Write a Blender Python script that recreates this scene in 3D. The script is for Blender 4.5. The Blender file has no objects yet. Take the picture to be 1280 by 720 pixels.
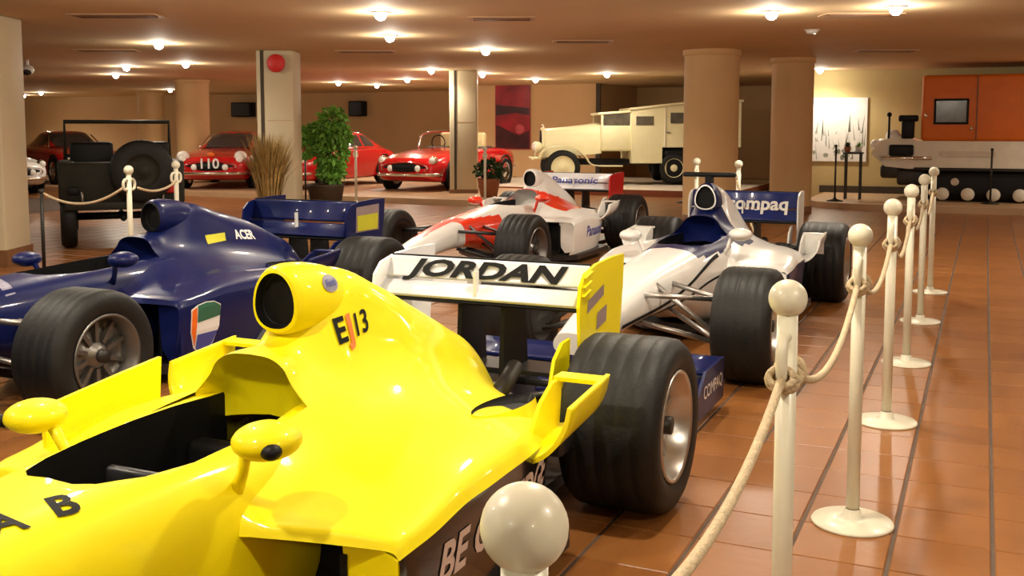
import bpy, bmesh, math, random
import numpy as np
from mathutils import Vector, Matrix
from mathutils.bvhtree import BVHTree

random.seed(7)
SC = bpy.context.scene
COL = SC.collection
R = math.radians

# ------------------------------------------------------------------ camera
cam_d = bpy.data.cameras.new('camera')
cam = bpy.data.objects.new('camera', cam_d)
COL.objects.link(cam)
cam.location = (0, 0, 1.45)
cam.rotation_euler = (R(85), 0, R(24.40))
cam_d.sensor_width = 36
cam_d.lens = 36 * 1300 / 1280
cam_d.shift_y = -0.0682
cam_d.clip_start = 0.05
SC.camera = cam

# ------------------------------------------------------------------ world, exposure
world = bpy.data.worlds.new('world')
SC.world = world
world.use_nodes = True
bg = world.node_tree.nodes['Background']
bg.inputs[0].default_value = (1.0, 0.8, 0.6, 1)
bg.inputs[1].default_value = 0.0
SC.view_settings.view_transform = 'Standard'
SC.view_settings.look = 'None'
SC.view_settings.gamma = 1
SC.view_settings.use_curve_mapping = False
SC.view_settings.exposure = 0.5

LAMP_W = 66.0
LAMP_COL = (1.0, 0.91, 0.75)
CEIL = 2.6

# ------------------------------------------------------------------ materials
MATS = {}


def mat(name, col, rough=0.5, metal=0.0, coat=0.0, emit=None, estr=0.0, var=0.0, vscale=6.0, bump=0.0, bscale=60.0, spec=0.5, trans=0.0):
    m = bpy.data.materials.new(name)
    m.use_nodes = True
    nt = m.node_tree
    b = nt.nodes['Principled BSDF']
    b.inputs['Base Color'].default_value = (*col, 1)
    b.inputs['Roughness'].default_value = rough
    b.inputs['Metallic'].default_value = metal
    b.inputs['Coat Weight'].default_value = coat
    b.inputs['Coat Roughness'].default_value = 0.06
    b.inputs['Specular IOR Level'].default_value = spec
    b.inputs['Transmission Weight'].default_value = trans
    if emit:
        b.inputs['Emission Color'].default_value = (*emit, 1)
        b.inputs['Emission Strength'].default_value = estr
    tc = nt.nodes.new('ShaderNodeTexCoord')
    if var > 0:
        n = nt.nodes.new('ShaderNodeTexNoise')
        n.inputs['Scale'].default_value = vscale
        n.inputs['Detail'].default_value = 4
        r = nt.nodes.new('ShaderNodeValToRGB')
        r.color_ramp.elements[0].position = 0.3
        r.color_ramp.elements[1].position = 0.7
        r.color_ramp.elements[0].color = (*[c * (1 - var) for c in col], 1)
        r.color_ramp.elements[1].color = (*[min(1, c * (1 + var)) for c in col], 1)
        nt.links.new(tc.outputs['Object'], n.inputs['Vector'])
        nt.links.new(n.outputs['Fac'], r.inputs['Fac'])
        nt.links.new(r.outputs['Color'], b.inputs['Base Color'])
    if bump > 0:
        n2 = nt.nodes.new('ShaderNodeTexNoise')
        n2.inputs['Scale'].default_value = bscale
        bp = nt.nodes.new('ShaderNodeBump')
        bp.inputs['Strength'].default_value = bump
        bp.inputs['Distance'].default_value = 0.01
        nt.links.new(tc.outputs['Object'], n2.inputs['Vector'])
        nt.links.new(n2.outputs['Fac'], bp.inputs['Height'])
        nt.links.new(bp.outputs['Normal'], b.inputs['Normal'])
    MATS[name] = m
    return m


mat('yellow', (0.88, 0.75, 0.0), 0.55, coat=0.35, var=0.02, vscale=3, spec=0.25)
mat('black', (0.004, 0.004, 0.0045), 0.5, var=0.2, spec=0.25)
mat('black_gloss', (0.008, 0.008, 0.010), 0.15, coat=0.5, var=0.1)
mat('carbon', (0.018, 0.018, 0.02), 0.35, var=0.3, vscale=30)
mat('tyre', (0.009, 0.009, 0.0085), 0.55, spec=0.35, var=0.25, vscale=9, bump=0.15)
mat('rim', (0.55, 0.53, 0.50), 0.28, metal=0.9, var=0.06)
mat('rim_dark', (0.20, 0.19, 0.18), 0.38, metal=0.8, var=0.1)
mat('white', (0.80, 0.79, 0.76), 0.3, coat=0.4, var=0.02)
mat('wing_white', (0.82, 0.83, 0.88), 0.2, coat=0.3, var=0.02)
mat('navy', (0.004, 0.009, 0.075), 0.4, coat=0.25, var=0.08, spec=0.2)
mat('navy_wing', (0.012, 0.03, 0.20), 0.3, coat=0.5, var=0.05)
mat('red_f1', (0.80, 0.035, 0.008), 0.3, coat=0.5, var=0.03)
mat('red', (0.60, 0.008, 0.012), 0.22, coat=0.8, var=0.04)
mat('red_sign', (0.62, 0.015, 0.015), 0.5, var=0.05)
mat('chrome', (0.75, 0.73, 0.70), 0.12, metal=1.0, var=0.03)
mat('steel', (0.42, 0.40, 0.38), 0.35, metal=0.9, var=0.08)
mat('cream', (0.78, 0.74, 0.58), 0.35, coat=0.2, var=0.03)
mat('rope', (0.62, 0.49, 0.31), 0.8, var=0.12, vscale=60, bump=0.6, bscale=180)
mat('glass', (0.05, 0.05, 0.05), 0.08, coat=0.5, var=0.1)
mat('glass_dim', (0.10, 0.085, 0.06), 0.15, var=0.3, vscale=5)
mat('cream_truck', (0.80, 0.74, 0.46), 0.4, coat=0.2, var=0.03)
mat('olive', (0.020, 0.020, 0.013), 0.6, spec=0.3, var=0.2)
mat('orange', (0.72, 0.16, 0.008), 0.5, var=0.05)
mat('hull_white', (0.82, 0.77, 0.64), 0.5, var=0.05)
mat('dark_metal', (0.03, 0.026, 0.022), 0.45, metal=0.4, var=0.2)
mat('wood', (0.20, 0.085, 0.03), 0.5, var=0.2)
mat('terracotta', (0.34, 0.11, 0.045), 0.7, var=0.12)
mat('leaf', (0.17, 0.40, 0.05), 0.5, var=0.4, vscale=3)
mat('leaf_dark', (0.02, 0.06, 0.012), 0.55, var=0.4, vscale=4)
mat('stem', (0.06, 0.035, 0.018), 0.7, var=0.2)
mat('straw', (0.36, 0.24, 0.075), 0.7, var=0.3, vscale=8)
mat('bulb', (1, 0.95, 0.85), 0.4, emit=(1.0, 0.90, 0.74), estr=28.0)
mat('lamp_trim', (0.62, 0.52, 0.40), 0.4, var=0.04)
mat('wall', (0.64, 0.42, 0.21), 0.75, var=0.07, vscale=0.7, bump=0.05)
mat('wall_olive', (0.52, 0.41, 0.19), 0.75, var=0.06, vscale=0.6)
mat('ceiling', (0.66, 0.48, 0.27), 0.75, var=0.08, vscale=0.35)
mat('column', (0.66, 0.43, 0.20), 0.6, var=0.06, vscale=1.2)
mat('pillar', (0.60, 0.51, 0.34), 0.6, var=0.06, vscale=1.2)
mat('groove', (0.05, 0.035, 0.02), 0.7, var=0.1)
mat('platform', (0.52, 0.34, 0.19), 0.5, var=0.1, vscale=1.5)
mat('platform_pale', (0.70, 0.62, 0.50), 0.5, var=0.05)
mat('platform_red', (0.30, 0.09, 0.035), 0.5, var=0.1)
mat('grout', (0.10, 0.065, 0.045), 0.8, var=0.2, vscale=9)
mat('paper', (0.86, 0.86, 0.82), 0.6, var=0.04)
mat('ink', (0.28, 0.29, 0.24), 0.7, var=0.3)
mat('poster_red', (0.30, 0.012, 0.02), 0.3, var=0.5, vscale=1.8)
mat('poster_dark', (0.05, 0.008, 0.012), 0.3, var=0.5, vscale=2)
mat('poster_pink', (0.55, 0.08, 0.10), 0.35, var=0.3)
mat('label_grey', (0.30, 0.22, 0.22), 0.5, var=0.1)
mat('label_blue', (0.25, 0.24, 0.33), 0.4, var=0.15, vscale=40)
mat('print_black', (0.008, 0.008, 0.008), 0.6, var=0.1, spec=0.15)
mat('print_white', (0.85, 0.84, 0.82), 0.45, var=0.03)
mat('print_pink', (0.62, 0.50, 0.44), 0.5, var=0.05)
mat('print_orange', (0.85, 0.16, 0.01), 0.4, var=0.05)
mat('print_blue', (0.06, 0.08, 0.35), 0.4, var=0.05)
mat('print_yellow', (0.60, 0.58, 0.03), 0.4, var=0.05)
mat('print_green', (0.03, 0.14, 0.08), 0.4, var=0.05)
mat('leather', (0.75, 0.60, 0.30), 0.5, var=0.06)
mat('lens', (0.95, 0.93, 0.88), 0.1, coat=0.5, var=0.02)


def tile_material(name, proc):
    m = bpy.data.materials.new(name)
    m.use_nodes = True
    nt = m.node_tree
    b = nt.nodes['Principled BSDF']
    g = nt.nodes.new('ShaderNodeNewGeometry')
    n = nt.nodes.new('ShaderNodeTexNoise')
    n.inputs['Scale'].default_value = 2.2
    n.inputs['Detail'].default_value = 6
    nt.links.new(g.outputs['Position'], n.inputs['Vector'])
    # one tone per tile: white noise of the tile's index in the floor grid
    mp = nt.nodes.new('ShaderNodeVectorMath'); mp.operation = 'ADD'
    mp.inputs[1].default_value = (-0.075, 0.0, 0.0)
    nt.links.new(g.outputs['Position'], mp.inputs[0])
    sc = nt.nodes.new('ShaderNodeVectorMath'); sc.operation = 'MULTIPLY'
    sc.inputs[1].default_value = (1 / 0.32, 1 / 0.32, 0)
    nt.links.new(mp.outputs[0], sc.inputs[0])
    fl = nt.nodes.new('ShaderNodeVectorMath'); fl.operation = 'FLOOR'
    nt.links.new(sc.outputs[0], fl.inputs[0])
    wn = nt.nodes.new('ShaderNodeTexWhiteNoise')
    nt.links.new(fl.outputs[0], wn.inputs['Vector'])
    mix = nt.nodes.new('ShaderNodeMix'); mix.data_type = 'FLOAT'
    mix.inputs[0].default_value = 0.35
    nt.links.new(n.outputs['Fac'], mix.inputs[2])
    nt.links.new(wn.outputs['Value'], mix.inputs[3])
    r = nt.nodes.new('ShaderNodeValToRGB')
    r.color_ramp.elements[0].position = 0.2
    r.color_ramp.elements[1].position = 0.8
    r.color_ramp.elements[0].color = (0.225, 0.082, 0.019, 1)
    r.color_ramp.elements[1].color = (0.33, 0.130, 0.034, 1)
    nt.links.new(mix.outputs[0], r.inputs['Fac'])
    col = r.outputs['Color']
    if proc:   # far away the joints are only drawn by the material
        fr = nt.nodes.new('ShaderNodeVectorMath'); fr.operation = 'FRACTION'
        nt.links.new(sc.outputs[0], fr.inputs[0])
        sx = nt.nodes.new('ShaderNodeSeparateXYZ')
        nt.links.new(fr.outputs[0], sx.inputs[0])
        lt = nt.nodes.new('ShaderNodeMath'); lt.operation = 'LESS_THAN'
        lt.inputs[1].default_value = 0.05
        nt.links.new(sx.outputs['X'], lt.inputs[0])
        mc = nt.nodes.new('ShaderNodeMix'); mc.data_type = 'RGBA'
        nt.links.new(lt.outputs[0], mc.inputs[0])
        nt.links.new(col, mc.inputs[6])
        mc.inputs[7].default_value = (0.12, 0.07, 0.045, 1)
        col = mc.outputs[2]
    nt.links.new(col, b.inputs['Base Color'])
    b.inputs['Roughness'].default_value = 0.33
    b.inputs['Specular IOR Level'].default_value = 0.5
    n3 = nt.nodes.new('ShaderNodeTexNoise'); n3.inputs['Scale'].default_value = 9
    bp = nt.nodes.new('ShaderNodeBump'); bp.inputs['Strength'].default_value = 0.12; bp.inputs['Distance'].default_value = 0.02
    nt.links.new(g.outputs['Position'], n3.inputs['Vector'])
    nt.links.new(n3.outputs['Fac'], bp.inputs['Height'])
    nt.links.new(bp.outputs['Normal'], b.inputs['Normal'])
    MATS[name] = m


tile_material('tile', False)
tile_material('tile_far', True)


# ------------------------------------------------------------------ mesh helpers
class MB:
    """collects shapes into one mesh"""

    def __init__(s):
        s.v = []; s.f = []; s.mi = []; s.sm = []; s.mats = []

    def m(s, name):
        if name not in s.mats:
            s.mats.append(name)
        return s.mats.index(name)

    def add(s, vs, fs, material, smooth=False):
        o = len(s.v)
        s.v.extend([tuple(map(float, p)) for p in vs])
        for i, f in enumerate(fs):
            s.f.append([o + k for k in f])
            mm = material[i] if isinstance(material, (list, tuple)) else material
            s.mi.append(s.m(mm)); s.sm.append(smooth)
        return s

    def box(s, c, size, material, rz=0.0, M=None):
        x, y, z = [d / 2 for d in size]
        vs = [(a * x, b * y, e * z) for a in (-1, 1) for b in (-1, 1) for e in (-1, 1)]
        fs = [(0, 1, 3, 2), (4, 6, 7, 5), (0, 4, 5, 1), (2, 3, 7, 6), (0, 2, 6, 4), (1, 5, 7, 3)]
        T = Matrix.Translation(c) @ (M if M is not None else Matrix.Rotation(rz, 4, 'Z'))
        return s.add([T @ Vector(p) for p in vs], fs, material)

    def rbox(s, c, size, material, bev=0.02, seg=2, M=None, taper=None):
        bm = bmesh.new()
        bmesh.ops.create_cube(bm, size=1)
        for v in bm.verts:
            v.co = Vector((v.co.x * size[0], v.co.y * size[1], v.co.z * size[2]))
            if taper and v.co.z > 0:
                v.co.x *= taper[0]; v.co.y *= taper[1]
        bmesh.ops.bevel(bm, geom=bm.edges[:], offset=bev, segments=seg, affect='EDGES', profile=0.5)
        T = Matrix.Translation(c) @ (M if M is not None else Matrix.Identity(4))
        vs = [T @ v.co for v in bm.verts]
        bm.verts.index_update()
        fs = [[v.index for v in f.verts] for f in bm.faces]
        bm.free()
        return s.add(vs, fs, material, True)

    def tube(s, pts, r, material, n=8, cap=True):
        pts = [Vector(p) for p in pts]
        rings = []
        prev = None
        for i, p in enumerate(pts):
            if i == 0: d = pts[1] - p
            elif i == len(pts) - 1: d = p - pts[i - 1]
            else: d = pts[i + 1] - pts[i - 1]
            d.normalize()
            if prev is None:
                a = Vector((0, 0, 1)) if abs(d.z) < 0.9 else Vector((1, 0, 0))
                e1 = d.cross(a).normalized()
            else:
                e1 = (prev - d * prev.dot(d))
                e1 = e1.normalized() if e1.length > 1e-6 else d.orthogonal().normalized()
            prev = e1
            e2 = d.cross(e1)
            rr = r[i] if isinstance(r, (list, tuple)) else r
            rings.append([p + (e1 * math.cos(2 * math.pi * k / n) + e2 * math.sin(2 * math.pi * k / n)) * rr for k in range(n)])
        vs = [q for ring in rings for q in ring]
        fs = []
        for i in range(len(rings) - 1):
            for k in range(n):
                fs.append((i * n + k, i * n + (k + 1) % n, (i + 1) * n + (k + 1) % n, (i + 1) * n + k))
        if cap:
            fs.append(tuple(range(n))); fs.append(tuple((len(rings) - 1) * n + k for k in range(n)))
        return s.add(vs, fs, material, True)

    def lathe(s, prof, material, c=(0, 0, 0), axis='Z', n=32, mats=None, M=None):
        vs = []; fs = []; ms = []
        for (r, h) in prof:
            for k in range(n):
                a = 2 * math.pi * k / n
                if axis == 'Z': p = (r * math.cos(a), r * math.sin(a), h)
                elif axis == 'X': p = (h, r * math.cos(a), r * math.sin(a))
                else: p = (r * math.cos(a), h, r * math.sin(a))
                vs.append(p)
        for i in range(len(prof) - 1):
            for k in range(n):
                fs.append((i * n + k, i * n + (k + 1) % n, (i + 1) * n + (k + 1) % n, (i + 1) * n + k))
                ms.append(mats[i] if mats else material)
        T = Matrix.Translation(c) @ (M if M is not None else Matrix.Identity(4))
        return s.add([T @ Vector(p) for p in vs], fs, ms, True)

    def sphere(s, c, rad, material, nu=20, nv=12, M=None):
        rx, ry, rz = rad if isinstance(rad, (list, tuple)) else (rad, rad, rad)
        vs = []; fs = []
        for i in range(nv + 1):
            t = math.pi * i / nv
            for k in range(nu):
                a = 2 * math.pi * k / nu
                vs.append(Vector((rx * math.sin(t) * math.cos(a), ry * math.sin(t) * math.sin(a), rz * math.cos(t))))
        for i in range(nv):
            for k in range(nu):
                fs.append((i * nu + k, i * nu + (k + 1) % nu, (i + 1) * nu + (k + 1) % nu, (i + 1) * nu + k))
        T = Matrix.Translation(c) @ (M if M is not None else Matrix.Identity(4))
        return s.add([T @ p for p in vs], fs, material, True)

    def prism(s, outline, ex, ey, o, n, t, material):
        """flat outline (a,b) in the plane o + a*ex + b*ey, thickness t along n (centred)"""
        ex, ey, o, n = map(Vector, (ex, ey, o, n))
        k = len(outline)
        vs = [o + ex * a + ey * b + n * (t / 2) for a, b in outline] + [o + ex * a + ey * b - n * (t / 2) for a, b in outline]
        fs = [tuple(range(k)), tuple(range(2 * k - 1, k - 1, -1))] + [(i, i + k, (i + 1) % k + k, (i + 1) % k) for i in range(k)]
        return s.add(vs, fs, material)

    def grid(s, P, material, matfn=None, smooth=True, closed=False):
        K, J = P.shape[0], P.shape[1]
        vs = P.reshape(-1, 3)
        fs = []; ms = []
        for a in range(K - 1):
            for b in range(J if closed else J - 1):
                b2 = (b + 1) % J
                fs.append((a * J + b, a * J + b2, (a + 1) * J + b2, (a + 1) * J + b))
                if matfn:
                    c = (P[a, b] + P[a, b2] + P[a + 1, b2] + P[a + 1, b]) / 4
                    ms.append(matfn(*c) or material)
                else:
                    ms.append(material)
        return s.add(vs, fs, ms, smooth)

    def sheet(s, P, t, material):
        """grid given a thickness t along +-Z-ish normal, closed solid"""
        K, J = P.shape[0], P.shape[1]
        N = np.zeros_like(P)
        du = np.gradient(P, axis=0); dv = np.gradient(P, axis=1)
        N = np.cross(du, dv); N /= (np.linalg.norm(N, axis=2, keepdims=True) + 1e-9)
        A = P + N * t / 2; B = P - N * t / 2
        s.grid(A, material); s.grid(B, material)
        s.grid(np.stack([A[0], B[0]]), material, smooth=False); s.grid(np.stack([A[-1], B[-1]]), material, smooth=False)
        s.grid(np.stack([A[:, 0], B[:, 0]]), material, smooth=False); s.grid(np.stack([A[:, -1], B[:, -1]]), material, smooth=False)
        return s

    def mesh(s, name):
        me = bpy.data.meshes.new(name)
        me.from_pydata(s.v, [], s.f)
        for mn in s.mats:
            me.materials.append(MATS[mn])
        me.polygons.foreach_set('material_index', s.mi)
        me.polygons.foreach_set('use_smooth', s.sm)
        me.update()
        bm = bmesh.new(); bm.from_mesh(me)
        bmesh.ops.remove_doubles(bm, verts=bm.verts, dist=1e-5)
        bmesh.ops.recalc_face_normals(bm, faces=bm.faces)
        bm.to_mesh(me); bm.free()
        return me

    def build(s, name, parent=None, loc=None, rz=None):
        return link(name, s.mesh(name), parent, loc, rz)


def link(name, data, parent=None, loc=None, rz=None):
    o = bpy.data.objects.new(name, data)
    COL.objects.link(o)
    if parent is not None: o.parent = parent
    if loc is not None: o.location = loc
    if rz is not None: o.rotation_euler = (0, 0, rz)
    return o


def tag(o, label, cat, group=None, kind=None):
    if label: o['label'] = label
    if cat: o['category'] = cat
    if group: o['group'] = group
    if kind: o['kind'] = kind
    return o


def thing(name, label, cat, loc=(0, 0, 0), rz=0.0, group=None):
    o = link(name, None, None, loc, rz)
    o.empty_display_size = 0.1
    return tag(o, label, cat, group)


def struct(o):
    o['kind'] = 'structure'
    return o


def copy_tree(o, parent=None):
    c = o.copy(); COL.objects.link(c)
    if parent is not None:
        c.parent = parent
    for ch in list(o.children):
        copy_tree(ch, c)
    return c


def hermite(P, t, n):
    """P (m,...) values at parameters t -> dense curve, n sub-steps per interval"""
    P = np.asarray(P, float); t = np.asarray(t, float)
    m = len(P)
    d = np.zeros_like(P)
    for i in range(m):
        if i == 0: d[i] = (P[1] - P[0]) / (t[1] - t[0])
        elif i == m - 1: d[i] = (P[-1] - P[-2]) / (t[-1] - t[-2])
        else:
            a = (P[i] - P[i - 1]) / (t[i] - t[i - 1]); b = (P[i + 1] - P[i]) / (t[i + 1] - t[i])
            w = (t[i + 1] - t[i]) / (t[i + 1] - t[i - 1])
            d[i] = a * w + b * (1 - w)
            lim = 2.5 * np.minimum(np.abs(a), np.abs(b))
            d[i] = np.where(a * b <= 0, d[i] * 0.35, np.clip(d[i], -lim, lim))
    out = []
    for i in range(m - 1):
        h = t[i + 1] - t[i]
        for k in range(n):
            s = k / n
            out.append((2 * s**3 - 3 * s**2 + 1) * P[i] + (s**3 - 2 * s**2 + s) * h * d[i] + (-2 * s**3 + 3 * s**2) * P[i + 1] + (s**3 - s**2) * h * d[i + 1])
    out.append(P[-1])
    return np.array(out)


def smooth_section(pts, n):
    """Catmull-Rom through section points"""
    P = np.asarray(pts, float); m = len(P)
    E = np.vstack([2 * P[0] - P[1], P, 2 * P[-1] - P[-2]])
    out = []
    for i in range(1, m):
        p0, p1, p2, p3 = E[i - 1], E[i], E[i + 1], E[i + 2]
        for k in range(n):
            s = k / n
            out.append(0.5 * (2 * p1 + (p2 - p0) * s + (2 * p0 - 5 * p1 + 4 * p2 - p3) * s**2 + (3 * p1 - p0 - 3 * p2 + p3) * s**3))
    out.append(P[-1])
    return np.array(out)


def loft(stations, ny=6, ns=4):
    """stations [(y, [(u,z)...])] -> grid (K,J,3)"""
    ys = [s[0] for s in stations]
    S = np.array([smooth_section(s[1], ns) for s in stations])
    D = hermite(S, ys, ny)
    Y = []
    for i in range(len(ys) - 1):
        Y += [ys[i] + (ys[i + 1] - ys[i]) * k / ny for k in range(ny)]
    Y.append(ys[-1])
    P = np.zeros((len(Y), D.shape[1], 3))
    P[:, :, 0] = D[:, :, 0]; P[:, :, 2] = D[:, :, 1]; P[:, :, 1] = np.array(Y)[:, None]
    return P


def mirror(P):
    Q = P.copy(); Q[:, :, 0] *= -1
    return Q


def text_mesh(body, size, bold=0.0, shear=0.0, extrude=0.0, sx=1.0, res=3, space=1.0):
    cu = bpy.data.curves.new('lettering', 'FONT')
    cu.body = body; cu.size = size; cu.offset = bold; cu.shear = shear; cu.extrude = extrude
    cu.align_x = 'CENTER'; cu.align_y = 'CENTER'; cu.resolution_u = res; cu.space_character = space
    o = bpy.data.objects.new('lettering', cu); COL.objects.link(o)
    dg = bpy.context.evaluated_depsgraph_get()
    me = bpy.data.meshes.new_from_object(o.evaluated_get(dg))
    bpy.data.objects.remove(o); bpy.data.curves.remove(cu)
    for v in me.vertices: v.co.x *= sx
    return me


def place_text(name, body, size, o, ex, ey, material, parent, bvh=None, lift=0.003, **kw):
    """lettering laid in the plane o + x*ex + y*ey; bvh projects it on a curved panel along the plane's normal"""
    me = text_mesh(body, size, **kw)
    return place_mesh(name, me, o, ex, ey, material, parent, bvh, lift)


def place_mesh(name, me, o, ex, ey, material, parent, bvh=None, lift=0.003):
    ex = Vector(ex).normalized(); ey = Vector(ey).normalized(); n = ex.cross(ey).normalized(); o = Vector(o)
    for v in me.vertices:
        p = o + ex * v.co.x + ey * v.co.y + n * v.co.z
        if bvh is not None:
            hit = bvh.ray_cast(p + n * 0.3, -n, 0.8)
            if hit[0] is not None:
                p = hit[0] + n * (lift + max(0, v.co.z))
        else:
            p = p + n * lift
        v.co = p
    me.materials.clear(); me.materials.append(MATS[material])
    me.name = name
    return link(name, me, parent)


def shape_mesh(polys):
    me = bpy.data.meshes.new('decal')
    vs = []; fs = []
    for poly in polys:
        o = len(vs); vs += [(a, b, 0) for a, b in poly]; fs.append(list(range(o, o + len(poly))))
    me.from_pydata(vs, [], fs)
    bm = bmesh.new(); bm.from_mesh(me)
    bmesh.ops.triangulate(bm, faces=bm.faces[:])
    bmesh.ops.subdivide_edges(bm, edges=bm.edges[:], cuts=3, use_grid_fill=True)
    bm.to_mesh(me); bm.free()
    return me


def ellipse(a, b, n=24, cx=0, cy=0):
    return [(cx + a * math.cos(2 * math.pi * k / n), cy + b * math.sin(2 * math.pi * k / n)) for k in range(n)]


# ------------------------------------------------------------------ the room
XL, XR, YF, YB = -42.0, 5.0, -7.0, 31.0
BACK_Y, BACK_L, BACK_R = 26.2, 29.5, 22.3

# floor: recessed grout bed, tiles laid on it
fm = MB()
fm.box(((XL + XR) / 2, (YF + YB) / 2, -0.105), (XR - XL, YB - YF, 0.2), 'grout')
floor = struct(fm.build('floor'))
TP = 0.32
tile_me = {}


def tile_mesh(w, l):
    mb = MB()
    b = 0.004
    x, y = w / 2, l / 2
    vs = [(-x, -y, -0.005), (x, -y, -0.005), (x, y, -0.005), (-x, y, -0.005), (-x + b, -y + b, 0), (x - b, -y + b, 0), (x - b, y - b, 0), (-x + b, y - b, 0)]
    fs = [(4, 5, 6, 7), (0, 1, 5, 4), (1, 2, 6, 5), (2, 3, 7, 6), (3, 0, 4, 7)]
    mb.add(vs, fs, 'tile')
    return mb


def cam_px(P):
    t = R(24.40); p = R(5)
    dx, dy, dz = P[0], P[1], P[2] - 1.45
    a = math.cos(t) * dx + math.sin(t) * dy; b = -math.sin(t) * dx + math.cos(t) * dy
    dep = b * math.cos(p) - dz * math.sin(p)
    return dep, a, b


tiles = []
for i in range(-46, 13):
    for j in range(-1, 48):
        x = 0.075 + TP * (i + 0.5); y = TP * (j + 0.5)
        dep, a, b = cam_px((x, y, 0))
        if dep < 0.3 or abs(a) / dep > 0.56: continue
        tiles.append((x * x + y * y if (x > -1.4) else 60 + x * x + y * y, x, y))
tiles.sort()
tw, tl = TP - 0.013, TP - 0.003
one = tile_mesh(tw, tl).mesh('tile')
bulk = MB()
for k, (d, x, y) in enumerate(tiles):
    if k < 300:
        o = link('tile', one, floor, (x, y, 0))
    else:
        q = tile_mesh(tw, tl)
        bulk.add([(vx + x, vy + y, vz) for vx, vy, vz in q.v], q.f, 'tile')
ob = bulk.build('tile_bed', floor); ob['kind'] = 'stuff'
# beyond the reach of single tiles
ff = MB()
ff.box(((XL + XR) / 2, (15.36 + YB) / 2, -0.0005 - 0.002), (XR - XL, YB - 15.36, 0.004), 'tile_far')
ff.build('tile_field', floor)['kind'] = 'stuff'

cm = MB(); cm.box(((XL + XR) / 2, (YF + YB) / 2, CEIL + 0.1), (XR - XL, YB - YF, 0.2), 'ceiling')
ceiling = struct(cm.build('ceiling'))


def wall(name, x0, y0, x1, y1, material, z1=CEIL, t=0.2):
    mb = MB()
    d = Vector((x1 - x0, y1 - y0, 0)); L = d.length
    mb.box(((x0 + x1) / 2, (y0 + y1) / 2, z1 / 2), (L, t, z1), material, math.atan2(d.y, d.x))
    return struct(mb.build(name))


wall('wall_back', -13.2, BACK_Y + 0.1, -9.35, BACK_Y + 0.1, 'wall')
wall('wall_alcove', -9.35, BACK_L + 0.1, -3.4, BACK_L + 0.1, 'wall')  # set back deeper so the wall behind the truck falls into shade
wall('wall_alcove_left', -9.45, BACK_Y, -9.45, BACK_L, 'wall')
wall('wall_back_left', XL, BACK_L + 0.1, -13.2, BACK_L + 0.1, 'wall')
wall('wall_return_left', -13.1, BACK_Y, -13.1, BACK_L, 'wall')
wall('wall_back_right', -3.6, BACK_R + 0.1, XR, BACK_R + 0.1, 'wall_olive')
wall('wall_return_right', -3.5, BACK_R + 0.2, -3.5, BACK_L, 'wall_olive')
wall('wall_left', XL, YF, XL, BACK_L, 'wall')
wall('wall_right', XR, YF, XR, BACK_R, 'wall')
wall('wall_front', XL, YF, XR, YF, 'wall')
# dark upright strips dividing the back wall
for i, (x, y) in enumerate([(-9.36, BACK_Y - 0.03), (-14.7, BACK_L - 0.03)]):
    mb = MB(); mb.box((x, y, CEIL / 2), (0.12, 0.06, CEIL), 'groove')
    struct(mb.build('trim_%d' % (i + 1)))
mb = MB(); mb.box((0.9, BACK_R - 0.015, 0.18), (8.0, 0.03, 0.14), 'groove'); struct(mb.build('baseboard_back_right'))


# raised display platforms
def platform(name, pts, h, top, side):
    mb = MB()
    k = len(pts)
    vs = [(x, y, h) for x, y in pts] + [(x, y, -0.01) for x, y in pts]
    mb.add(vs, [tuple(range(k))], top)
    mb.add(vs, [(i, i + k, (i + 1) % k + k, (i + 1) % k) for i in range(k)], side)
    return struct(mb.build(name))


platform('floor_platform_left', [(-36, 17.2), (-8.7, 17.2), (-8.3, 17.5), (-8.15, 17.9), (-8.15, 20.6), (-13, BACK_L), (-36, BACK_L)], 0.10, 'platform', 'platform')
platform('floor_platform_alcove', [(-11.2, 21.0), (-4.6, 21.0), (-4.6, BACK_Y), (-11.2, BACK_Y)], 0.135, 'platform_pale', 'platform_red')
arc = [(-3.0 + 1.6 - 1.6 * math.cos(a), 19.0 + 1.0 - 1.0 * math.sin(a)) for a in [R(9 * k) for k in range(11)]]
platform('floor_platform_right', [(-3.0, BACK_R)] + arc + [(XR - 0.1, 19.0), (XR - 0.1, BACK_R)], 0.11, 'platform', 'platform')


# columns
def round_column(x, y, r, material='column', name='column'):
    mb = MB()
    mb.lathe([(r, 0.0), (r, CEIL)], material, (x, y, 0), n=40)
    o = struct(mb.build(name))
    m2 = MB(); m2.lathe([(r + 0.012, 0.0), (r + 0.012, 0.12), (r, 0.13)], 'wood', (x, y, 0), n=40)
    m2.build('skirting', o)
    m3 = MB(); m3.lathe([(r, CEIL - 0.09), (r + 0.025, CEIL - 0.08), (r + 0.025, CEIL)], material, (x, y, 0), n=40)
    m3.build('collar', o)
    return o


round_column(-3.79, 15.65, 0.41)
round_column(-2.98, 18.0, 0.345)
round_column(-17.8, 20.2, 0.40)
round_column(-25.5, 26.9, 0.42)


def pillar(x, y, w, rz, gx):
    o = thing('pillar', None, None, (x, y, 0), rz)
    del_ = MB(); del_.rbox((0, 0, CEIL / 2), (w, w, CEIL), 'pillar', 0.025, 2)
    sh = del_.build('pillar', None, (x, y, 0), rz)
    bpy.data.objects.remove(o)
    struct(sh)
    g = MB(); g.box((gx, -w / 2 - 0.003, CEIL / 2), (0.05, 0.012, CEIL - 0.01), 'groove'); g.build('groove', sh)
    g = MB(); g.box((0.06, -w / 2 - 0.001, 1.55), (w - 0.2, 0.006, 0.012), 'platform'); g.build('joint', sh)
    g = MB(); g.box((0, 0, 0.09), (w + 0.03, w + 0.03, 0.18), 'wood'); g.build('skirting', sh)
    return sh


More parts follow.
